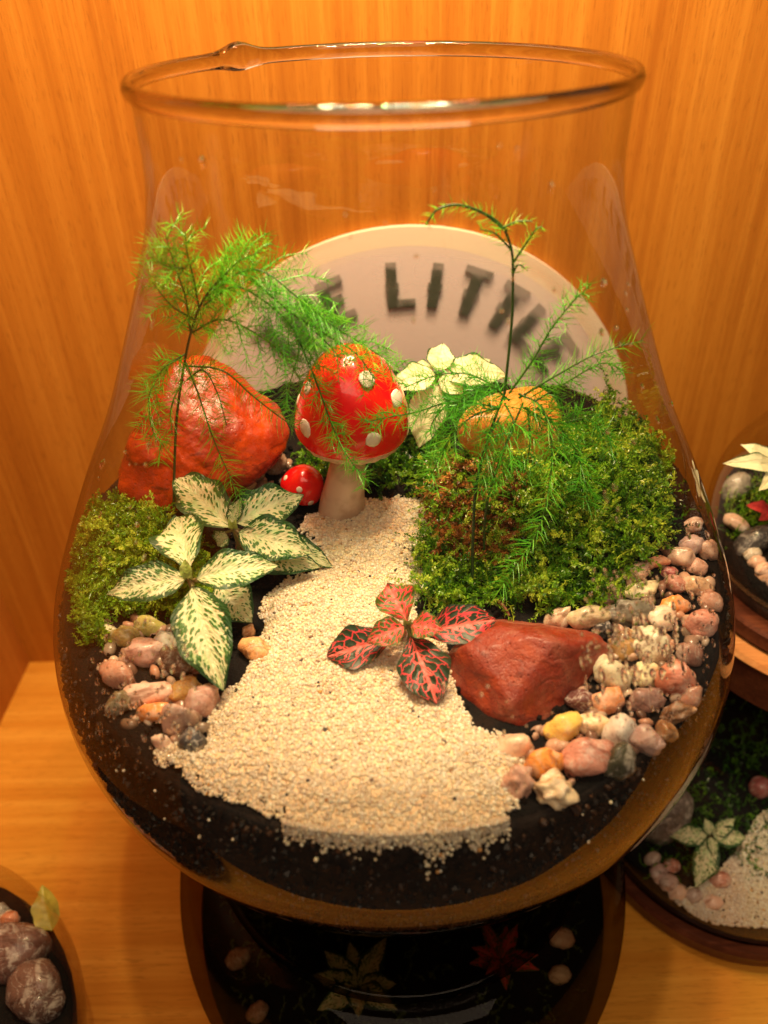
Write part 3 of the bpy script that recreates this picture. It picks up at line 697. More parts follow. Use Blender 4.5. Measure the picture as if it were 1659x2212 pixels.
# red rock in front
def hull_rock(name, pts, mat, label, cat, sharp=16, rough=.035, sub=6, seed=3, crack=.0):
    bm = bmesh.new()
    for p in pts: bm.verts.new(p)
    bmesh.ops.convex_hull(bm, input=bm.verts); bm.normal_update()
    c = np.mean(np.array(pts), 0); ns = np.array([f.normal[:] for f in bm.faces]); fc = np.array([f.calc_center_median()[:] for f in bm.faces]); bm.free()
    d = ((fc-c)*ns).sum(1); sgn = np.sign(d); ns = ns*sgn[:, None]; d = np.abs(d)
    v, f = ico(sub); k = np.maximum(v@ns.T, 0)/d
    keep = []                                            # merge duplicate planes
    for i in range(len(d)):
        if all((ns[i]@ns[j]) < .985 for j in keep): keep.append(i)
    rad = 1/((k[:, keep]**sharp).sum(1))**(1/sharp)
    nz = np.array([noise.fractal(Vector(q*rr*.55+seed*9.), .9, 2.1, 5) for q, rr in zip(v, rad)])
    cr = np.array([abs(noise.noise(Vector(q*rr*.9+seed*5.))) for q, rr in zip(v, rad)])
    rad = rad*(1+rough*nz*1.3) - crack*np.exp(-(cr/.02)**2)
    V = v*rad[:, None]+c
    o = mesh(name, V, f, mat, origin=(c[0], c[1], V[:, 2].min())); tag(o, label, cat); return o
G = lambda x, y, l=0.: ground(x, y, l)
pts = [G(960, 1415, .4), G(975, 1500, -.3), G(1050, 1565, -.4), G(1135, 1590, -.3), G(1200, 1560, -.3), G(1240, 1450, .6), G(1330, 1395, .9), G(1290, 1375, 1.7), G(1080, 1345, 1.9), G(1150, 1370, 2.3), G(1190, 1385, 2.3),
       G(1010, 1400, 1.5), G(1255, 1400, 1.9), G(1100, 1530, .9), G(1060, 1335, -.5), G(1280, 1360, -.5)]
hull_rock('red_rock', pts, M_redrock, 'wet angular brick-red rock half sunk beside the pink-veined plant', 'rock', sharp=30, rough=.05, crack=.03)
# the big orange-red boulder behind the left fern
Y = lambda x, y, d: on_y(x, y, d)
pts = [Y(235, 1010, 1.5), Y(232, 1110, 0.5), Y(290, 1180, -0.3), Y(420, 1160, 0.3), Y(560, 1030, 1.5), Y(655, 965, 2.7), Y(640, 905, 4.3), Y(560, 820, 5.1), Y(470, 748, 5.1), Y(420, 738, 4.7), Y(370, 760, 3.9), Y(310, 850, 2.5),
       Y(430, 800, 7.5), Y(600, 880, 7.8), Y(300, 960, 5.3), Y(500, 1060, 6.8), Y(390, 900, 1.5), Y(480, 900, 2.1), Y(540, 900, 2.9), Y(400, 1050, 0.3)]
hull_rock('orange_boulder', pts, M_bigrock, 'large glossy orange-red boulder behind the tall left fern', 'rock', sharp=9, rough=.06, seed=5)
pts = [Y(975, 905, 0.9), Y(975, 970, 0.9), Y(1060, 1030, 0.6), Y(1170, 1030, 0.8), Y(1232, 955, 1.5), Y(1228, 880, 2.7), Y(1170, 815, 3.7), Y(1110, 828, 3.5), Y(1020, 850, 2.9), Y(1100, 870, 5.9), Y(1190, 880, 5.7), Y(1010, 900, 4.3), Y(1100, 905, 0.6), Y(1170, 900, 1.2)]
hull_rock('tan_boulder', pts, M_tanrock, 'smooth orange-tan boulder veiled by the right fern above the moss', 'rock', sharp=7, rough=.02, seed=8)

# ------------------------------------------------------------------ toadstools
def toadstool(base, top, cap_r, cap_h, stem_r, label, spots, lean=(0, 0)):
    base = np.array(base, float); top = np.array(top, float)            # top = centre of the cap's lower rim
    t = thing('toadstool', base, label, 'toy mushroom', 'red toadstools')
    L = top[2]-base[2]
    pr = spline([(-.3, stem_r*.95), (.3, stem_r*1.08), (L*.35, stem_r*.98), (L*.7, stem_r*.80), (L+cap_h*.12, stem_r*.78)], 6)
    V, F = lathe(pr, 32); V = np.array(V); k = V[:, 2]/L; V[:, 0] += (top[0]-base[0])*k; V[:, 1] += (top[1]-base[1])*k; V += base
    V += np.array([[.05*noise.noise(Vector(q*.9)), .05*noise.noise(Vector(q*.9+np.array([5, 0, 0]))), 0] for q in V])
    mesh('stem', V, F, M_mstem, t)
    ax = np.array([lean[0], lean[1], 1.]); ax /= np.linalg.norm(ax); q = Vector((0, 0, 1)).rotation_difference(Vector(ax)).to_matrix(); Q = np.array(q)
    prof = [(-.02, cap_r*.93), (.02*cap_h, cap_r*.99), (.12*cap_h, cap_r*1.0), (.3*cap_h, cap_r*.965), (.50*cap_h, cap_r*.86), (.70*cap_h, cap_r*.70), (.87*cap_h, cap_r*.47), (.965*cap_h, cap_r*.22), (cap_h, .001)]
    sp_ = spline(prof, 6); V, F = lathe(sp_, 56); V = np.array(V)
    V *= (1+.03*np.array([noise.noise(Vector(p*.7/cap_r*2+3.)) for p in V]))[:, None]
    mesh('cap', V@Q.T+top, F, M_cap, t)
    V, F = lathe(spline([(.05, cap_r*.94), (-.10*cap_h, cap_r*.86), (-.13*cap_h, cap_r*.6), (-.06*cap_h, cap_r*.2)], 6), 96)
    V = np.array(V); a = np.arctan2(V[:, 1], V[:, 0]); V[:, 2] += .02*cap_r*np.sin(a*24)*.6
    mesh('gills', V@Q.T+top, F, M_gill, t)
    for (az, hh, r) in spots:
        az = math.radians(az); rr = float(np.interp(hh*cap_h, sp_[:, 0], sp_[:, 1])); dz = .02*cap_h
        r2 = float(np.interp(hh*cap_h+dz, sp_[:, 0], sp_[:, 1])); n = np.array([math.cos(az)*dz, math.sin(az)*dz, rr-r2]); n /= np.linalg.norm(n)
        c = np.array([rr*math.cos(az), rr*math.sin(az), hh*cap_h]); e1 = np.array([-math.sin(az), math.cos(az), 0]); e2 = np.cross(n, e1)
        v, f = ico(2); wob = np.array([1+.16*noise.noise(Vector(p*1.5+az*5)) for p in v])
        X = c+(v[:, 0]*r*wob)[:, None]*e1+(v[:, 1]*r*wob)[:, None]*e2+(v[:, 2]*r*.17-.25*r*(v[:, 0]**2+v[:, 1]**2)*r/cap_r*1.2)[:, None]*n
        mesh('spot', X@Q.T+top, f, M_spot, t)
    return t
B = G(735, 1112); T_ = on_y(762, 928, B[1]+.15)
toadstool(B, T_, 2.46, 3.95, .98, 'large red toadstool with white spots standing at the head of the sand path',
          [(-62, .80, .36), (-160, .62, .30), (-143, .26, .40), (-68, .24, .34), (-25, .52, .42), (30, .7, .4), (110, .5, .4), (170, .3, .4)], (.02, -.05))
B = G(622, 1095); T_ = on_y(652, 1062, B[1]+.3)
toadstool(B, T_+np.array([0, 0, .2]), 1.02, 1.35, .38, 'small tilted red toadstool left of the big one', [(-110, .60, .15), (-62, .18, .16), (-175, .4, .14), (30, .5, .15)], (.45, -.35))

# ------------------------------------------------------------------ leaves
def leaf(name, A, B, w, mat, parent, nrm=(0, -.55, .83), curl=.18, fold=.12, wave=.05, tip=1., belly=.42, seed=0, label=None, arch=None):
    """leaf blade from A to B (cm), widest w; arch lifts the middle, curl drops the tip"""
    A, B = np.array(A, float), np.array(B, float); L = np.linalg.norm(B-A); d = (B-A)/L; n = np.array(nrm, float); n -= d*(n@d); n /= np.linalg.norm(n); s = np.cross(d, n)
    nu, nv = 26, 13; V = []; uv = []; arch = L*curl if arch is None else arch
    r = random.Random(seed); ph = r.uniform(0, 6)
    for i in range(nu+1):
        u = i/nu; um = u**(math.log(.5)/math.log(belly)) if u > 0 else 0
        hw = w/2*(math.sin(PI*um)**.82)*(1-.25*tip*u**4)+.012
        for j in range(nv+1):
            v = j/nv; q = 2*v-1; qq = abs(q)
            h = arch*(4*u*(1-u))*.6 + fold*w*(qq**1.5)*math.sin(PI*min(1, u*1.1)) + wave*w*qq**2*math.sin(u*15+ph+(2.2 if q > 0 else 0)) - .05*w*math.exp(-(qq/.12)**2)
            h += .018*w*math.sin(u*34-qq*9)*(1-qq)
            hw2 = hw*(1+.05*math.sin(u*17+ph+q))
            V.append(A+d*(L*u)+s*(q*hw2)+n*h); uv.append((u, v))
    F = [(i*(nv+1)+j, (i+1)*(nv+1)+j, (i+1)*(nv+1)+j+1, i*(nv+1)+j+1) for i in range(nu) for j in range(nv)]
    o = mesh(name, V, F, mat, parent, uv=uv)
    if label: o['label'] = label
    return o
def plant(base_px, cen, leaves, label, mat, group=None, stems=True, budm=None, bud=.35):
    B = G(*base_px); C = np.array(cen, float)
    t = thing('fittonia_plant', B, label, 'plant', group)
    if stems:
        mid = (B+C)/2+np.array([.15, -.1, 0]); V, F = tube(spline([B-np.array([0, 0, .3]), mid, C], 6), .16, .11, 8); mesh('stem', V, F, M_fstem, t)
    for i, L in enumerate(leaves):
        (bx, by, bl), (tx, ty, tl), w, *rest = L; kw = rest[0] if rest else {}
        m = kw.pop('mat', mat); A = P_at(bx, by, bl); E_ = P_at(tx, ty, tl)
        V, F = tube(spline([C, (C+A)/2+np.array([0, 0, -.03]), A], 4), .07, .05, 6); 
        leaf('leaf', A, E_, px((A+E_)/2, w)*1.04, m, t, seed=i+len(label), **kw)
        mesh('leaf_stalk', V, F, M_fstem, t)
    if bud:
        for sx in (-1, 1):
            leaf('leaf_bud', C+np.array([0, 0, -.02]), C+np.array([sx*.14, -.12, bud*1.6]), bud*.75, budm or M_bud, t, nrm=(0, -1, .3), seed=3)
    return t
def P_at(x, y, lift):
    """point at this pixel lift cm above the flat ground"""
    P = on_z(x, y, -19.)
    for _ in range(8): P = on_z(x, y, -19.5+.09*(P[1]+14)+lift)
    return P
C1 = P_at(410, 1252, 2.6)
plant((425, 1345), C1, [
    ((470, 1262, 1.6), (545, 1345, .7), 92, dict(curl=.1)),
    ((402, 1250, 2.6), (230, 1284, 2.3), 84, dict(curl=.22, wave=.07)),
    ((412, 1240, 2.6), (382, 1116, 2.6), 118, dict(curl=.10, belly=.60, wave=.07)),
    ((425, 1250, 2.7), (602, 1222, 2.5), 84, dict(curl=.22, wave=.06)),
    ((416, 1268, 2.5), (482, 1492, 1.0), 122, dict(curl=.12, belly=.45)),
    ((404, 1250, 2.8), (400, 1208, 3.5), 26, dict(mat=M_bud, curl=.05)),
], 'front left white-veined plant with a long leaf drooping over the pebbles', M_leafw, 'white-veined plants')
C2 = P_at(506, 1142, 2.4)
plant((515, 1215), C2, [
    ((600, 1168, .8), (720, 1226, .3), 56, dict(curl=.15)),
    ((530, 1196, 1.2), (692, 1226, .8), 76, dict(curl=.12)),
    ((502, 1140, 2.4), (378, 1030, 2.4), 96, dict(curl=.14, wave=.07)),
    ((508, 1130, 2.5), (656, 1070, 2.4), 96, dict(curl=.14, wave=.07)),
    ((516, 1150, 2.3), (676, 1196, 1.6), 96, dict(curl=.16)),
    ((498, 1130, 2.5), (522, 1075, 3.2), 34, dict(curl=.05)),
    ((488, 1150, 2.0), (470, 1180, 1.4), 44, dict(curl=.1)),
], 'white-veined plant behind, its leaves reaching over the sand edge', M_leafw, 'white-veined plants')
def P_y(x, y, Yd): return on_y(x, y, Yd)
# cream plant at the back: placed by depth
def back_plant():
    B = G(955, 960); t = thing('fittonia_plant', B, 'cream-leaved plant between the big toadstool and the tan boulder', 'plant')
    C = P_y(945, 812, 5.2); V, F = tube(spline([B, (B+C)/2, C], 5), .14, .1, 8); mesh('stem', V, F, M_fstem, t)
    for i, ((ax, ay, ad), (bx, by, bd), w, nr_) in enumerate([((945, 800, 5.2), (958, 742, 6.2), 62, (0, -.8, .6)), ((955, 805, 5.2), (1095, 812, 5.6), 78, (0, -.6, .8)), ((940, 810, 5.1), (843, 835, 4.8), 70, (0, -.6, .8)),
                                                    ((935, 822, 5.0), (905, 968, 4.0), 88, (0, -.85, .5)), ((950, 815, 5.0), (1000, 850, 4.6), 50, (0, -.7, .7)), ((935, 812, 5.3), (880, 790, 6.2), 46, (0, -.6, .8)), ((965, 800, 5.4), (1060, 778, 6.4), 40, (0, -.6, .8))]):
        A = P_y(ax, ay, ad); E_ = P_y(bx, by, bd); leaf('leaf', A, E_, px(A, w), M_leafc, t, nrm=nr_, seed=i, curl=.12)
back_plant()
C3 = P_at(880, 1350, 1.5)
plant((880, 1385), C3, [
    ((905, 1368, 1.2), (1072, 1338, 1.6), 84, dict(curl=.12, belly=.55, tip=0.)),
    ((858, 1375, 1.0), (706, 1418, .7), 88, dict(curl=.10, belly=.6, tip=0.)),
    ((888, 1375, 1.2), (944, 1520, .6), 108, dict(curl=.14, belly=.55, tip=.3)),
    ((880, 1342, 1.6), (835, 1262, 2.2), 88, dict(curl=.10, belly=.58, wave=.09, mat=M_leafp2)),
    ((888, 1350, 1.7), (958, 1362, 1.9), 62, dict(curl=.15, mat=M_leafp2, nrm=(-.1, -.4, .9))),
    ((872, 1352, 1.7), (792, 1388, 1.5), 62, dict(curl=.15, mat=M_leafp2)),
], 'small plant with pink-veined dark leaves growing in the sand', M_leafp, None, bud=.26)

# ------------------------------------------------------------------ ferns
def frond_needles(mb, pts, ln0, ln1, whorl=4, step=.2, tone=(.3, .7), spread=1.0, rad=.0115):
    P = np.array(pts); seg = np.linalg.norm(np.diff(P, axis=0), axis=1); cum = np.concatenate([[0], np.cumsum(seg)]); L = cum[-1]
    n = max(2, int(L/step)); 
    for i in range(n):
        s_ = (i+.5+random.uniform(-.3, .3))/n*L; p = np.array([np.interp(s_, cum, P[:, k]) for k in range(3)])
        e = min(L, s_+.1); q = np.array([np.interp(e, cum, P[:, k]) for k in range(3)]); q0 = np.array([np.interp(max(0, s_-.1), cum, P[:, k]) for k in range(3)])
        d = q-q0; d /= np.linalg.norm(d)+1e-9; f = s_/L; ln = (ln0+(ln1-ln0)*f)*(.75+.5*random.random())*1.12
        for k in range(whorl):
            r = rng.normal(size=3); r -= d*(r@d); r /= np.linalg.norm(r)+1e-9
            dirn = d*random.uniform(.25, .8)+r*spread; dirn /= np.linalg.norm(dirn)
            m = p+dirn*ln*.5; t = p+dirn*ln+d*ln*.12
            a = np.cross(dirn, [.2, .5, .8]); a /= np.linalg.norm(a); b = np.cross(dirn, a)
            V = [p+a*rad, p-a*rad*.5+b*rad*.87, p-a*rad*.5-b*rad*.87, m+a*rad*.8, m-a*rad*.4+b*rad*.7, m-a*rad*.4-b*rad*.7, t]
            mb.add(V, [(0, 1, 4, 3), (1, 2, 5, 4), (2, 0, 3, 5), (3, 4, 6), (4, 5, 6), (5, 3, 6)], random.uniform(*tone))
def conv(pts):
    out = [on_y(*p) for p in pts]
    return out
def make_fern(label, stems, fronds):
    B = conv(stems[0][0][:1])[0]; B = G(*stems[0][0][0][:2])
    t = thing('asparagus_fern', B, label, 'fern', 'feathery ferns')
    for pts, r0, r1, tn in stems:
        P = conv(pts); P[0] = G(pts[0][0], pts[0][1]) if pts[0][1] > 1050 else P[0]
        V, F = tube(spline(P, 8), r0, r1, 7); m = MB(); m.add(V, F, tn); m.build('stem', M_stem, t)
    nb = MB()
    for (pts, sub, ln, tone) in fronds:
        P = spline(conv(pts), 8); V, F = tube(P, .045, .018, 5); m = MB(); m.add(V, F, .5); m.build('branch', M_stem, t)
        frond_needles(nb, P, ln, ln*.75, 5, .17, tone)
        if sub:
            L = np.linalg.norm(np.diff(P, axis=0), axis=1).sum(); n = int(L/.36); T = np.gradient(P, axis=0)
            for i in range(n):
                k = int((i+.6)/n*(len(P)-1)); d = T[k]/np.linalg.norm(T[k]); side = np.cross(d, [0, -.5, .85]); side /= np.linalg.norm(side); side *= 1 if i % 2 else -1
                sl = sub*1.6*(1-.5*(i/n))*random.uniform(.5, 1.15); dr = d*.75+side*.8+np.array([0, random.uniform(-.5, .3), random.uniform(-.3, .2)]); dr /= np.linalg.norm(dr)
                q = [P[k], P[k]+dr*sl*.5+np.array([0, 0, .05*sl]), P[k]+dr*sl+np.array([0, 0, -.12*sl])]; q = spline(q, 4)
                V, F = tube(q, .022, .012, 4); nb.add(V, F, .45); frond_needles(nb, q, ln*.85, ln*.6, 4, .15, tone)
    tag(nb.build('needles', M_needle, t, smooth=False), kind='stuff')
    return t
D_ = (.25, .65); BR = (.5, .95)
make_fern('tall feathery fern arching over the orange boulder on the left', [
    ([(375, 1115, 1), (377, 1000, .6), (382, 900, .2), (396, 800, -.3), (412, 720, -.6), (438, 650, -.8), (480, 596, -.9)], .065, .04, .12)],
  [([(412, 720, -.6), (400, 640, -.8), (378, 575, -1.), (358, 510, -1.2)], 1.3, .75, BR),
   ([(430, 665, -.7), (418, 600, -.8), (404, 545, -1.), (400, 500, -1.)], 1.2, .7, BR),
   ([(440, 650, -.8), (500, 598, -1.2), (565, 585, -1.5), (640, 640, -1.8), (715, 700, -1.8), (785, 745, -1.7), (862, 795, -1.4)], 1.35, .75, (.3, .85)),
   ([(440, 660, -.8), (510, 620, -1), (590, 665, -1), (640, 720, -.9), (690, 800, -.6)], 1.7, .75, D_),
   ([(412, 720, -.6), (480, 690, -1), (560, 725, -1.2), (620, 775, -1), (655, 835, -.6)], 1.6, .7, D_),
   ([(470, 610, -.9), (515, 565, -1.1), (560, 545, -1.2)], .9, .7, BR),
   ([(400, 580, -1), (360, 575, -1.3), (325, 555, -1.5)], .9, .7, BR),
   ([(420, 690, -.7), (370, 660, -1), (330, 610, -1.2)], 1., .65, (.4, .8)),
   ([(540, 600, -1.3), (610, 660, -1.2), (690, 725, -1), (750, 790, -.8)], 1.1, .7, D_),
   ([(400, 780, -.3), (428, 850, -.8), (458, 940, -1.2), (488, 1010, -1.6), (528, 1095, -2.)], 0, .95, (.3, .7)),
   ([(400, 765, -.4), (350, 800, -.8), (322, 860, -1), (330, 930, -1.1), (355, 965, -1)], .8, .8, (.4, .8)),
   ([(400, 790, -.3), (480, 800, -.8), (540, 850, -1), (590, 890, -1.1), (640, 925, -1.1)], 0, .9, (.35, .75)),
   ([(640, 720, -.9), (685, 830, -1.2), (718, 920, -1.6), (750, 985, -1.9), (792, 1038, -2.2)], .5, .8, (.3, .75)),
   ([(405, 820, -.2), (440, 800, -.6), (470, 850, -.9), (490, 920, -1)], 0, .8, D_),
   ([(395, 820, -.2), (370, 880, -.6), (372, 940, -.8)], 0, .8, (.4, .8)),
   ([(620, 670, -1.6), (700, 720, -1.4), (770, 765, -1.2), (810, 820, -1)], 1.0, .7, D_)])
make_fern('feathery fern rooted in the right-hand moss with one tall bare shoot', [
    ([(1020, 1285, -3.8), (1022, 1150, -3.5), (1030, 1040, -3.), (1060, 930, -2.4), (1090, 850, -2)], .07, .05, .1),
    ([(1045, 1240, -3.), (1050, 1100, -2.8), (1085, 980, -2.2), (1130, 870, -1.6)], .06, .04, .2),
    ([(1090, 850, -2), (1095, 800, -1.9), (1105, 700, -1.7), (1108, 600, -1.5), (1105, 540, -1.5), (1085, 490, -1.6), (1045, 460, -1.7), (990, 442, -1.8), (945, 452, -1.9), (919, 486, -2)], .06, .03, .25)],
  [([(1080, 840, -2), (1010, 808, -1.8), (940, 812, -1.6), (872, 838, -1.4)], .8, .8, D_),
   ([(1080, 880, -2), (980, 868, -2), (900, 890, -1.8), (835, 902, -1.6), (792, 912, -1.5)], .7, .8, D_),
   ([(1100, 850, -2), (1150, 780, -2), (1190, 712, -2), (1235, 655, -2), (1272, 620, -2)], .5, .75, D_),
   ([(1120, 860, -1.8), (1200, 812, -1.8), (1280, 768, -1.8), (1340, 748, -1.8), (1390, 735, -1.8)], 0, .9, (.35, .9)),
   ([(1150, 870, -1.6), (1230, 822, -1.6), (1300, 785, -1.6), (1345, 800, -1.6)], .5, .75, D_),
   ([(1120, 850, -1.8), (1170, 880, -2.4), (1192, 960, -3), (1185, 1060, -3.8), (1160, 1150, -4.4), (1115, 1220, -4.8), (1072, 1285, -5)], 0, .95, (.35, .85)),
   ([(1080, 880, -2), (1020, 900, -2.5), (970, 950, -2.8), (928, 1035, -3)], .8, .8, (.4, .85)),
   ([(1080, 900, -2.2), (1050, 960, -2.8), (1058, 1010, -3), (1030, 1065, -3.2)], .8, .8, (.35, .8)),
   ([(1130, 880, -1.8), (1200, 915, -1.8), (1270, 905, -1.6), (1325, 955, -1.4)], .8, .8, D_),
   ([(1100, 865, -2), (1060, 835, -2.3), (1010, 850, -2.5), (962, 905, -2.6)], .9, .8, D_),
   ([(1140, 880, -1.8), (1145, 960, -2.4), (1130, 1020, -2.8)], .9, .8, (.3, .7)),
   ([(1160, 880, -1.8), (1230, 950, -2.2), (1262, 1030, -2.6), (1270, 1090, -2.8)], .7, .8, D_),
   ([(1090, 870, -2), (1110, 920, -2.6), (1085, 980, -3), (1090, 1030, -3.2)], 1., .8, D_),
   ([(1000, 860, -2), (960, 880, -2), (930, 930, -2.2), (960, 990, -2.4)], .6, .75, D_),
   ([(1085, 492, -1.6), (1120, 478, -1.7), (1150, 478, -1.8)], 0, .45, (.7, 1)),
   ([(1108, 568, -1.5), (1135, 528, -1.6), (1158, 495, -1.7), (1172, 490, -1.7)], 0, .42, (.7, 1)),
   ([(1107, 592, -1.5), (1120, 572, -1.6), (1140, 585, -1.7)], 0, .3, (.7, 1)),
   ([(1095, 500, -1.6), (1045, 462, -1.7), (990, 444, -1.8), (945, 454, -1.9), (921, 484, -2)], 0, .42, (.6, 1)),
   ([(1105, 540, -1.5), (1070, 505, -1.6), (1035, 495, -1.7)], 0, .4, (.6, .95))])

# ------------------------------------------------------------------ moss
def strand(mb, p, d, L, tone, leafl=.2, n=9, clamp=False):
    d = d/np.linalg.norm(d); step = L/n; q = np.array(p, float)
    for i in range(n):
        d = d+rng.normal(size=3)*.28+np.array([0, 0, -.05]); d /= np.linalg.norm(d); q2 = q+d*step
        if clamp:
            r_ = math.hypot(q2[0], q2[1]); m_ = float(jar_r(q2[2]))-.42
            if r_ > m_: q2 = q2*np.array([m_/r_, m_/r_, 1])
        a = np.cross(d, [.3, .4, .86]); a /= np.linalg.norm(a)+1e-9; b = np.cross(d, a); r = .018
        mb.add([q+a*r, q-a*r, q2-a*r, q2+a*r], [(0, 1, 2, 3)], tone)
        for k in range(4):
            t = random.uniform(0, 2*PI); o_ = a*math.cos(t)+b*math.sin(t); l = leafl*random.uniform(.7, 1.3)*(1-.4*i/n); w = np.cross(o_, d)*l*.26
            c = q+(q2-q)*random.random(); tip = c+(o_*.85+d*.6)*l; m_ = c+(o_*.5+d*.25)*l
            mb.add([c, m_+w, tip, m_-w], [(0, 1, 2, 3)], min(1, max(0, tone+random.uniform(-.12, .12))))
        q = q2
def moss_patch(name, polypx, n, mat, label, up=.8, L=(.5, 1.3), tone=(.15, .8), lift=(0, .15), outward=None, extra=None, leafl=.21):
    P = np.array([G(*p)[:2] for p in polypx]); lo, hi = P.min(0), P.max(0); mb = MB(); c = 0
    while c < n:
        x, y = random.uniform(lo[0], hi[0]), random.uniform(lo[1], hi[1])
        if not inside(x+.9*noise.noise((x*.7, y*.7, 21)), y+.9*noise.noise((x*.7, y*.7, 33)), P): continue
        z = float(surf(x, y)); 
        if math.hypot(x, y) > float(jar_r(z))-.5: continue
        e = .4; g = np.array([surf(x+e, y)-surf(x-e, y), surf(x, y+e)-surf(x, y-e)])/(2*e)
        nn = np.array([-g[0], -g[1], 1.]); nn /= np.linalg.norm(nn)
        clump = noise.noise((x*.8, y*.8, 2.)); hgt = random.uniform(*lift)+max(0, clump)*1.0
        d = nn*up+rng.normal(size=3)*.6; tn = random.uniform(*tone)*(1+.9*clump)
        strand(mb, (x, y, z+hgt), d, random.uniform(*L), min(1, max(0, tn)), leafl, clamp=True); c += 1
    o = mb.build(name, mat, None, origin=(float(P[:, 0].mean()), float(P[:, 1].mean()), -18.), smooth=False); tag(o, label, 'moss', kind='stuff'); return o
moss_patch('moss_mound', [(912, 1300), (905, 1230), (940, 1080), (930, 1010), (1000, 1015), (1150, 1010), (1240, 970), (1300, 885), (1400, 965), (1440, 1080), (1442, 1175), (1340, 1235), (1285, 1318), (1160, 1335), (1085, 1328), (1000, 1325)],
           2500, M_moss, 'tall mound of shaggy green moss under the right fern', L=(.6, 2.0), lift=(.0, .5), tone=(.1, .95))
moss_patch('brown_moss', [(940, 1230), (925, 1120), (950, 1040), (1060, 1010), (1120, 1060), (1130, 1160), (1080, 1230), (1000, 1250)], 650, M_brownmoss, 'patch of dried orange-brown moss on the front of the right mound', L=(.5, 1.2), lift=(.3, .75))
moss_patch('left_moss', [(185, 1400), (170, 1260), (195, 1130), (255, 1090), (335, 1140), (430, 1195), (475, 1290), (470, 1345), (400, 1352), (330, 1345), (250, 1340)], 1500, M_moss, 'bright green moss against the left glass under the white leaves', L=(.4, 1.2), lift=(0, .6), tone=(.3, .95))
moss_patch('dark_moss', [(640, 1060), (660, 960), (900, 950), (960, 1000), (945, 1075), (880, 1065), (790, 1070)], 420, M_moss, 'dark moss behind the big toadstool stem', L=(.5, 1.4), lift=(0, .6), tone=(.05, .5))
# twigs in the mound
for (a, b, lab) in (((1078, 1300), (1100, 1330), 'short reddish twig poking out above the red rock'), ((980, 1215), (1065, 1222), 'thin brown twig lying across the front of the moss mound')):
    A = G(*a, .5); B = G(*b, .35); V, F = tube(spline([A, (A+B)/2+np.array([0, 0, .1]), B], 5), .09, .05, 7)
    tag(mesh('twig', V, F, M_twig, origin=A), lab, 'twig')

# ------------------------------------------------------------------ lower jar
LC = (.2, -3.5)
lj = thing('lower_jar', (LC[0], LC[1], ZS), 'wide glass jar tinted dark for shade on the shelf under the big jar, planted inside', 'glass jar')
LP = spline([(-34.2, 9.6), (-34.6, 10.9), (-35.6, 11.8), (-37.5, 12.3), (-40, 12.7), (-42.5, 12.75), (-44.3, 12.2), (-45.2, 10.8), (-45.38, 8)], 6)
V, F = lathe(np.vstack([LP, [(-45.38, .01)]]), 120, LC); mesh('vessel_wall', V, F, M_jar2, lj)
V, F = lathe([(-33.62, .02), (-33.62, 9.9), (-33.72, 10.1), (-34.05, 10.1), (-34.15, 9.9), (-34.15, .02)], 96, LC); mesh('lid', V, F, M_jar2, lj)
def lsurf(x, y): return -43.2+.22*(y-LC[1])
V = []; 
for i in range(25):
    for j in range(72):
        r = 12.1*i/24; t = 2*PI*j/72; x, y = LC[0]+r*math.cos(t), LC[1]+r*math.sin(t); V.append((x, y, lsurf(x, y)+.2*noise.noise((x, y, 0))))
for k in range(1, 7):
    for j in range(72):
        t = 2*PI*j/72; y = LC[1]+12.1*math.sin(t); z0 = lsurf(0, y); z = z0+(-45.1-z0)*k/6; r = float(np.interp(z, LP[::-1, 0], LP[::-1, 1]))-.3; V.append((LC[0]+r*math.cos(t), LC[1]+r*math.sin(t), z))
F = [(i*72+j, (i+1)*72+j, (i+1)*72+(j+1) % 72, i*72+(j+1) % 72) for i in range(30) for j in range(72)]
tag(mesh('lower_soil', V, F, M_soil, origin=(LC[0], LC[1], -45)), 'black soil bed inside the lower jar', 'soil', kind='stuff')
def small_plant(cx, cy, cz, n, L, w, mat, label, tilt=.7, name='fittonia_plant', bottom=1.5, ph=0., cat='plant', group=None):
    C = np.array([cx, cy, cz]); t = thing(name, (cx, cy, cz-bottom), label, cat, group)
    V, F = tube([C-np.array([0, 0, bottom]), C-np.array([0.05, 0, bottom/2]), C], .15, .1, 6); mesh('stem', V, F, M_fstem, t)
    for i in range(n):
        a = ph+2*PI*i/n+random.uniform(-.25, .25); l = L*random.uniform(.75, 1.05); d = np.array([math.cos(a), math.sin(a), tilt*random.uniform(.5, 1.3)])
        leaf('leaf', C+d*.1, C+d*l, w, mat, t, nrm=(0, -.3, .95), seed=i, curl=.15)
    return t
small_plant(-2.3, -9.8, -41.6, 8, 2.5, 1.25, M_leafw, 'pale rosette plant dim inside the lower jar, near its middle')
small_plant(5.4, -8.8, -41.2, 9, 2.0, .8, M_leafp2, 'red-leaved plant dim inside the lower jar, right of the pale rosette')
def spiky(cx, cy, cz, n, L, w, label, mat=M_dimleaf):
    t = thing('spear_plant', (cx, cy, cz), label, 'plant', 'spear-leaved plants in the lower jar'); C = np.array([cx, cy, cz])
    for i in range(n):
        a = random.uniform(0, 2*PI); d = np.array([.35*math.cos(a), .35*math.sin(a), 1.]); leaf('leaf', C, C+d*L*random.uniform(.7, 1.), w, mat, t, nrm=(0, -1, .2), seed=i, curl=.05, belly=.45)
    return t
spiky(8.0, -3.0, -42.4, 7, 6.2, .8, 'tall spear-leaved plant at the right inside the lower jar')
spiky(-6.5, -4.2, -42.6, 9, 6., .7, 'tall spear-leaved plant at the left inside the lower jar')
mb = MB()
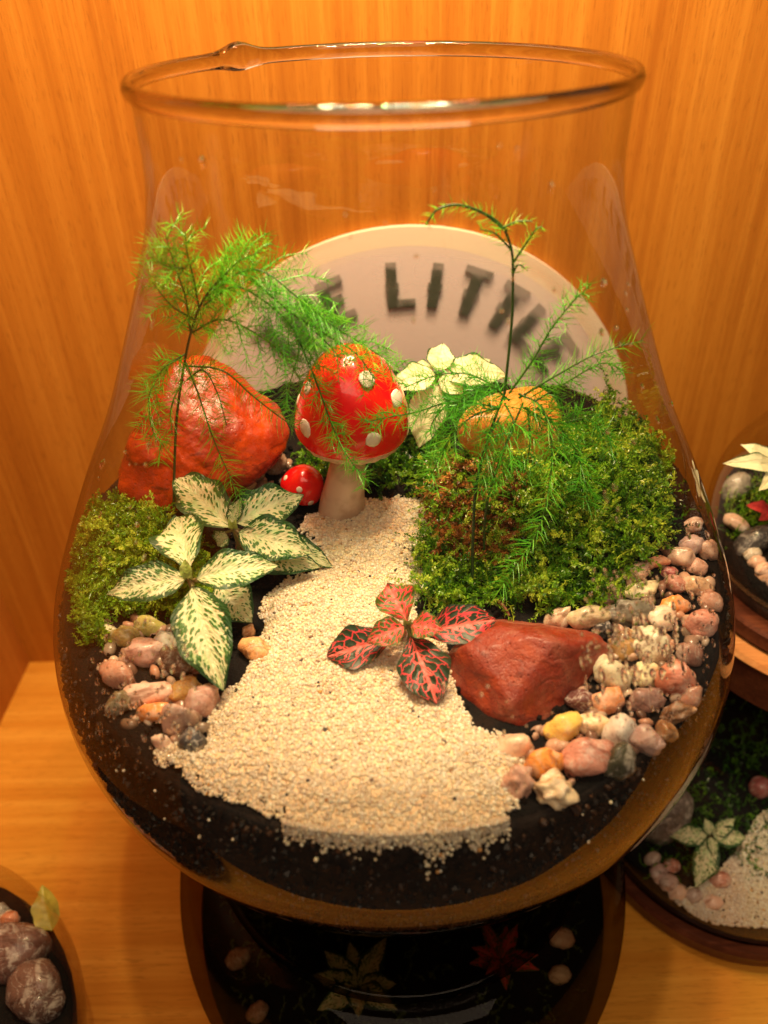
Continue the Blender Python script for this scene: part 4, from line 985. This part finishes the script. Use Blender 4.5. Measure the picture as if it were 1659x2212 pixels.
for _ in range(500):
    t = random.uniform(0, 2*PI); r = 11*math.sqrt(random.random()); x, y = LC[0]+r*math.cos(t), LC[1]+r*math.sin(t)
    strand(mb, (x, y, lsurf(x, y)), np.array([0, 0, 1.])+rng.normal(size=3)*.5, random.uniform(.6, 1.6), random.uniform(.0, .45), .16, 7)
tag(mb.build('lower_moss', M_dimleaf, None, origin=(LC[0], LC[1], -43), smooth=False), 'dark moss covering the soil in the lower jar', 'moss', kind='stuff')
for i, (x, y, w, c, lab) in enumerate([(9.4, -6.6, 1.5, (.62, .42, .32), 'pale peach pebble at the right inside the lower jar'), (9.0, -8.4, 1.3, (.66, .52, .40), 'cream pebble before the peach one in the lower jar'), (-9.4, -7.2, 1.5, (.30, .20, .14), 'brown pebble at the left inside the lower jar'),
                                       (-8.0, -9.8, 1.4, (.36, .24, .18), 'tan pebble low at the left inside the lower jar'), (1.0, -12.0, 2.6, (.30, .05, .03), 'dark red stone at the front inside the lower jar')]):
    place_stone('pebble', np.array([x, y, lsurf(x, y)+.3]), w, w*.7, w*.8, 10*i, c, M_peb, lab, 'pebble', 'stones in the lower jar', seed=200+i)

# ------------------------------------------------------------------ neighbour terrarium on the lower right: dish of dark wood under a glass bowl
def ring(prof, c, n=96, closed=True): return lathe(prof, n, c, closed)
NC = (21.7, 1.2)
nt = thing('dish_terrarium', (NC[0], NC[1], ZS), 'low round glass terrarium on a dark wooden dish at the right', 'terrarium')
V, F = lathe([(-45.36, .02), (-45.36, 8.6), (-45.1, 9.0), (-43.9, 9.25), (-43.6, 9.1), (-43.6, 8.6), (-44.3, 8.3), (-44.3, .02)], 96, NC); mesh('wooden_dish', V, F, M_darkwood, nt, smooth=False)
GP = spline([(-43.9, 8.4), (-42.4, 8.9), (-40.5, 9.0), (-38, 8.6), (-35.5, 7.6), (-33.6, 6.3), (-32.8, 6.0)], 5)
V, F = lathe(GP, 96, NC); mesh('vessel_wall', V, F, M_jar3, nt)
def nsurf(x, y): return -42.9+.30*(y-(NC[1]-8))
V = []
for i in range(25):
    for j in range(64):
        r = 8.55*i/24; t = 2*PI*j/64; x, y = NC[0]+r*math.cos(t), NC[1]+r*math.sin(t); V.append((x, y, nsurf(x, y)+.15*noise.noise((x, y, 4))))
for j in range(64):
    t = 2*PI*j/64; V.append((NC[0]+8.2*math.cos(t), NC[1]+8.2*math.sin(t), -44.2))
F = [(i*64+j, (i+1)*64+j, (i+1)*64+(j+1) % 64, i*64+(j+1) % 64) for i in range(25) for j in range(64)]
tag(mesh('dish_soil', V, F, M_soil, origin=(NC[0], NC[1], -44)), 'dark soil in the low round terrarium at the right', 'soil', kind='stuff')
def on_s(x, y, fn, lift=0):
    C, d = ray(x, y); t = 20.
    while t < 95:
        P = C+t*d
        if P[2] < fn(P[0], P[1])+lift: break
        t += .1
    return P
# sand of that terrarium
sp = np.array([on_s(x, y, nsurf)[:2] for x, y in [(1470, 1975), (1450, 1940), (1540, 1900), (1590, 1840), (1640, 1760), (1800, 1700), (1850, 1900), (1800, 2010), (1620, 2005), (1540, 1998)]])
gv = []; gf = []; ga = []; n0 = 0; c = 0; tries = 0
lo, hi = sp.min(0), sp.max(0); dv, df = ico(1)
while c < 9000 and tries < 90000:
    tries += 1; x, y = random.uniform(lo[0], hi[0]), random.uniform(lo[1], hi[1])
    if not inside(x, y, sp) or math.hypot(x-NC[0], y-NC[1]) > 8.5: continue
    s = random.uniform(.08, .13); gv.append((dv*s)@rand_rot().T+np.array([x, y, nsurf(x, y)+.14])); gf.append(df+n0); n0 += len(dv); ga.append(np.full(len(dv), random.random())); c += 1
tag(mesh('dish_sand', np.vstack(gv), np.vstack(gf), M_grain, origin=(NC[0], NC[1], -43), attr=np.concatenate(ga)), 'pale sand in the low round terrarium at the right', 'sand', kind='stuff')
mb = MB()
for _ in range(900):
    x_, y_ = random.uniform(1390, 1720), random.uniform(1440, 1900)
    if (x_-1480)*.5+(1900-y_) < 60 and x_ > 1500: continue
    P = on_s(x_, y_, nsurf)
    if math.hypot(P[0]-NC[0], P[1]-NC[1]) > 8.3: continue
    strand(mb, P, np.array([0, -.1, 1.])+rng.normal(size=3)*.5, random.uniform(.4, 1.3), random.uniform(.0, .45), .14, 6)
tag(mb.build('dish_moss', M_moss, None, origin=(NC[0], NC[1], -41), smooth=False), 'dark moss in the low round terrarium at the right', 'moss', kind='stuff')
C = on_s(1535, 1805, nsurf, 1.3)
small = thing('fittonia_plant', C-np.array([0, 0, 1.3]), 'pale white-leaved plant in the low round terrarium at the right', 'plant')
V, F = tube([C-np.array([0, 0, 1.3]), C-np.array([0.05, 0, .6]), C], .15, .1, 6); mesh('stem', V, F, M_fstem, small)
for i, (tx, ty, w, lf) in enumerate([(1440, 1803, 46, 1.3), (1612, 1810, 44, 1.3), (1502, 1917, 58, .6), (1588, 1768, 34, 1.8), (1523, 1768, 30, 1.8), (1541, 1850, 28, 1.3)]):
    E_ = on_s(tx, ty, nsurf, lf); leaf('leaf', C+(E_-C)*.08, E_, px(C, w), M_leafw, small, seed=i, curl=.15)
NP = [(1398, 1932, 46, 36, (.42, .27, .21), 'mauve pebble leftmost in the right dish'), (1440, 1912, 44, 38, (.50, .34, .28), 'pinkish pebble behind the tan one in the right dish'), (1447, 1955, 46, 38, (.62, .42, .30), 'tan pebble before the sand in the right dish'),
      (1420, 1885, 40, 34, (.45, .30, .26), 'pale mauve pebble by the moss in the right dish'), (1452, 1870, 36, 30, (.55, .22, .14), 'reddish pebble beside the drooping leaf in the right dish'), (1540, 1950, 44, 32, (.60, .40, .30), 'peach pebble half in sand in the right dish'),
      (1555, 1900, 46, 36, (.42, .20, .15), 'brown red pebble right of the drooping leaf in the dish'), (1410, 1855, 40, 32, (.40, .30, .24), 'greyish pebble highest on the left of the dish'), (1500, 1935, 38, 30, (.34, .26, .22), 'grey brown pebble under the drooping leaf tip'),
      (1642, 1700, 50, 44, (.38, .10, .09), 'dark red pebble in the moss of the right dish'), (1470, 1980, 34, 22, (.66, .56, .48), 'whitish pebble on the rim of the right dish')]
for i, (x, y, w, h, col, lab) in enumerate(NP):
    P = on_s(x, y, nsurf, .25); s = px(P, 1)
    r = math.hypot(P[0]-NC[0], P[1]-NC[1])
    if r > 7.9: k = 7.9/r; P[0] = NC[0]+(P[0]-NC[0])*k; P[1] = NC[1]+(P[1]-NC[1])*k
    place_stone('pebble', P, w*s, h*s, h*s, 10*(i % 4), col, M_peb, lab, 'pebble', 'pebbles in the right dish terrarium', seed=300+i)
P = on_s(1430, 1760, nsurf, .8); s = px(P, 1)
place_stone('dark_rock', P, 4.2, 3.4, 3, 30, (.10, .085, .07), M_rough, 'dull dark grey rock in the low right terrarium', 'rock', seed=340)
P = on_s(1490, 1600, nsurf, .6)
place_stone('grey_rock', P, 3.2, 2.6, 2, 50, (.36, .27, .24), M_rough, 'pale mauve rock behind the moss of the low right terrarium', 'rock', seed=341)

# ------------------------------------------------------------------ raised neighbour terrarium at the right edge
SCN = (25.6, 5.6)
sd = thing('plant_stand', (SCN[0], SCN[1], ZS), 'round wooden stand at the right, top coloured as lit and edge as unlit', 'stand')
V, F = lathe([(-28.0, .02), (-28.0, 8.3), (-28.25, 8.5), (-28.3, 8.5)], 96, SCN); mesh('stand_top', V, F, M_littop, sd, smooth=False)  # paler wood carries the lit look of the top
V, F = lathe([(-28.3, 8.48), (-28.35, 8.42), (-31.0, 8.2), (-31.2, 8.0), (-31.2, .02)], 96, SCN); mesh('stand_edge', V, F, M_darkwood, sd, smooth=False)  # dark wood paints the unlit side face of the stand
V, F = lathe([(-31.2, 2.2), (ZS+.02, 2.2)], 40, (30.8, 10.6)); mesh('stand_post', V, F, M_darkwood, sd)
rt = thing('raised_terrarium', (SCN[0], SCN[1], -28), 'glass terrarium with cream leaves on a dark tray, upper right', 'terrarium')
V, F = lathe([(-27.98, .02), (-27.98, 7.2), (-27.7, 7.5), (-26.9, 7.5), (-26.7, 7.3), (-26.7, .02)], 96, SCN); mesh('wooden_tray', V, F, M_darkwood, rt, smooth=False)
GP = spline([(-26.6, 6.6), (-25.2, 7.2), (-23, 7.6), (-20.5, 7.3), (-18.5, 6.2), (-17.3, 5.3), (-16.6, 5.3)], 6)
V, F = lathe(GP, 96, SCN); mesh('vessel_wall', V, F, M_jar3, rt)
rp = [(-16.5+.2*math.sin(t), 5.35+.2*math.cos(t)) for t in np.linspace(0, 2*PI, 12, endpoint=False)]
V, F = lathe(rp, 80, SCN, True); fix(mesh('bowl_rim', V, F, M_rim, rt))
def rsurf(x, y): return -25.2+.26*(y-SCN[1]+6.)
V = []
for i in range(17):
    for j in range(48):
        r = 6.9*i/16; t = 2*PI*j/48; x, y = SCN[0]+r*math.cos(t), SCN[1]+r*math.sin(t); V.append((x, y, rsurf(x, y)+.2*noise.noise((x, y, 7))))
for j in range(48):
    t = 2*PI*j/48; V.append((SCN[0]+6.5*math.cos(t), SCN[1]+6.5*math.sin(t), -26.6))
F = [(i*48+j, (i+1)*48+j, (i+1)*48+(j+1) % 48, i*48+(j+1) % 48) for i in range(17) for j in range(48)]
tag(mesh('bowl_soil', V, F, M_soil, origin=(SCN[0], SCN[1], -26)), 'soil in the raised right terrarium', 'soil', kind='stuff')
mb = MB()
for _ in range(500):
    P = on_s(random.uniform(1500, 1720), random.uniform(1040, 1180), rsurf)
    if math.hypot(P[0]-SCN[0], P[1]-SCN[1]) > 6.6: continue
    strand(mb, P, np.array([0, 0, 1.])+rng.normal(size=3)*.5, random.uniform(.6, 1.4), random.uniform(.2, .8), .15, 6)
if mb.V: tag(mb.build('bowl_moss', M_moss, None, origin=(SCN[0], SCN[1], -24), smooth=False), 'green moss in the raised right terrarium', 'moss', kind='stuff')
for i, (x, y, w, h, col, m, lab) in enumerate([(1600, 1225, 40, 34, (.52, .32, .22), 0, 'tan pebble behind the pale one in the raised right terrarium'), (1632, 1240, 44, 36, (.66, .44, .32), 0, 'pale peach pebble in the raised right terrarium'), (1600, 1265, 46, 38, (.58, .33, .2), 0, 'orange tan pebble in the raised right terrarium'),
                                          (1645, 1278, 40, 34, (.44, .30, .24), 0, 'mauve brown pebble low in the raised right terrarium'), (1618, 1200, 40, 34, (.40, .35, .26), 0, 'grey olive pebble in the raised right terrarium'), (1625, 1172, 100, 62, (.03, .026, .026), 1, 'black angular rock in the raised right terrarium'),
                                          (1535, 1040, 74, 50, (.20, .19, .15), 1, 'grey green rock at the back of the raised right terrarium'), (1570, 1130, 36, 60, (.52, .36, .26), 0, 'upright tan pebble in the raised right terrarium'), (1568, 1195, 34, 30, (.56, .36, .26), 0, 'small pinkish pebble leftmost in the raised right terrarium')]):
    P = on_s(x, y, rsurf, .3); s = px(P, 1); r = math.hypot(P[0]-SCN[0], P[1]-SCN[1])
    if r > 6.2: k = 6.2/r; P[0] = SCN[0]+(P[0]-SCN[0])*k; P[1] = SCN[1]+(P[1]-SCN[1])*k
    place_stone('pebble' if not m else 'dark_rock', P, w*s, h*s, h*s*.9, 8*i, col, M_rough if m else M_peb, lab, 'rock' if m else 'pebble', 'stones in the raised right terrarium', seed=400+i)
cp = thing('fittonia_plant', (24.5, 6, -24), 'cream-leaved plant rising through the mouth of the raised right terrarium', 'plant')
C = on_y(1690, 1010, 6.); V, F = tube([np.array([24.5, 6, -24.2]), (C+np.array([24.5, 6, -24]))/2, C], .16, .1, 7); mesh('stem', V, F, M_fstem, cp)
for i, (tx, ty, yd, w) in enumerate([(1562, 1002, 4.6, 44), (1600, 960, 7, 40), (1640, 1060, 4, 40), (1720, 950, 7, 44), (1760, 1020, 5, 50)]):
    E_ = on_y(tx, ty, yd); leaf('leaf', C+(E_-C)*.08, E_, px(C, w), M_leafc, cp, seed=i, curl=.12)
pf = thing('pink_plant', on_s(1655, 1125, rsurf), 'pink-leaved plant under the rim of the raised right terrarium', 'plant')
C = on_s(1665, 1105, rsurf, .8)
for i, (tx, ty) in enumerate([(1612, 1092), (1690, 1080), (1640, 1125)]):
    E_ = on_s(tx, ty, rsurf, 1.3); leaf('leaf', C, E_, px(C, 30), M_redleaf, pf, seed=i)

# ------------------------------------------------------------------ neighbour bowl at the lower left
BC = (-26.8, -14.2)
lb = thing('round_bowl_terrarium', (BC[0], BC[1], ZS), 'round glass bowl of stones cut by the lower left corner', 'terrarium')
GP = spline([(-45.3, 6), (-44.6, 8.6), (-43, 10.2), (-41, 11.0), (-39, 11.0), (-37, 10.3), (-35.3, 9.2), (-34.6, 8.8)], 6)
V, F = lathe(np.vstack([[(-45.3, .02)], GP]), 96, BC); mesh('vessel_wall', V, F, M_jar3, lb)
def bsurf(x, y): return -41.5+.1*(y-BC[1])
V = []
for i in range(17):
    for j in range(48):
        r = 10.5*i/16; t = 2*PI*j/48; x, y = BC[0]+r*math.cos(t), BC[1]+r*math.sin(t); V.append((x, y, bsurf(x, y)+.2*noise.noise((x, y, 7))))
for k, (z, r) in enumerate([(-43, 9.8), (-44.6, 8.2), (-45.1, 6)]):
    for j in range(48): t = 2*PI*j/48; V.append((BC[0]+r*math.cos(t), BC[1]+r*math.sin(t), z))
F = [(i*48+j, (i+1)*48+j, (i+1)*48+(j+1) % 48, i*48+(j+1) % 48) for i in range(19) for j in range(48)]
tag(mesh('corner_bowl_soil', V, F, M_soil, origin=(BC[0], BC[1], -45)), 'soil in the round bowl at the lower left corner', 'soil', kind='stuff')
for i, (x, y, w, h, col, lab) in enumerate([(22, 1880, 52, 44, (.55, .46, .34), 'cream pebble topmost in the corner bowl'), (66, 1890, 50, 40, (.22, .22, .19), 'grey green pebble beside the cream one in the corner bowl'), (98, 1912, 40, 40, (.52, .20, .10), 'orange brown pebble in the corner bowl'),
                                        (30, 1930, 44, 40, (.50, .36, .26), 'tan pebble left in the corner bowl'), (70, 1938, 46, 38, (.50, .32, .24), 'pinkish pebble in the middle of the corner bowl'), (120, 1950, 44, 42, (.46, .19, .10), 'rust brown pebble near the corner bowl glass'),
                                        (62, 2030, 170, 130, (.13, .06, .045), 'big smooth brown stone in the corner bowl'), (170, 2080, 120, 120, (.15, .08, .06), 'dusky mauve stone at the edge of the corner bowl'), (20, 1975, 44, 40, (.58, .50, .38), 'small pale pebble above the brown stone in the corner bowl'),
                                        (120, 2150, 120, 90, (.08, .04, .03), 'dark brown stone lowest in the corner bowl')]):
    P = on_s(x, y, bsurf, .35); s = px(P, 1); r = math.hypot(P[0]-BC[0], P[1]-BC[1]); rm = 9.6-w*s*.3
    if r > rm: k = rm/r; P[0] = BC[0]+(P[0]-BC[0])*k; P[1] = BC[1]+(P[1]-BC[1])*k
    place_stone('pebble', P, w*s, h*s, h*s*.8, 12*(i % 3), col, M_peb, lab, 'pebble' if w < 100 else 'stone', 'stones in the corner bowl', seed=500+i)
yl = thing('yellow_leaf_plant', on_s(112, 2010, bsurf), 'yellow-green leaf arching inside the corner bowl', 'plant')
A = on_s(112, 2010, bsurf, .8); E_ = on_s(92, 1912, bsurf, 1.6); leaf('leaf', A, E_, px(A, 60), M_yleaf, yl, curl=.1)
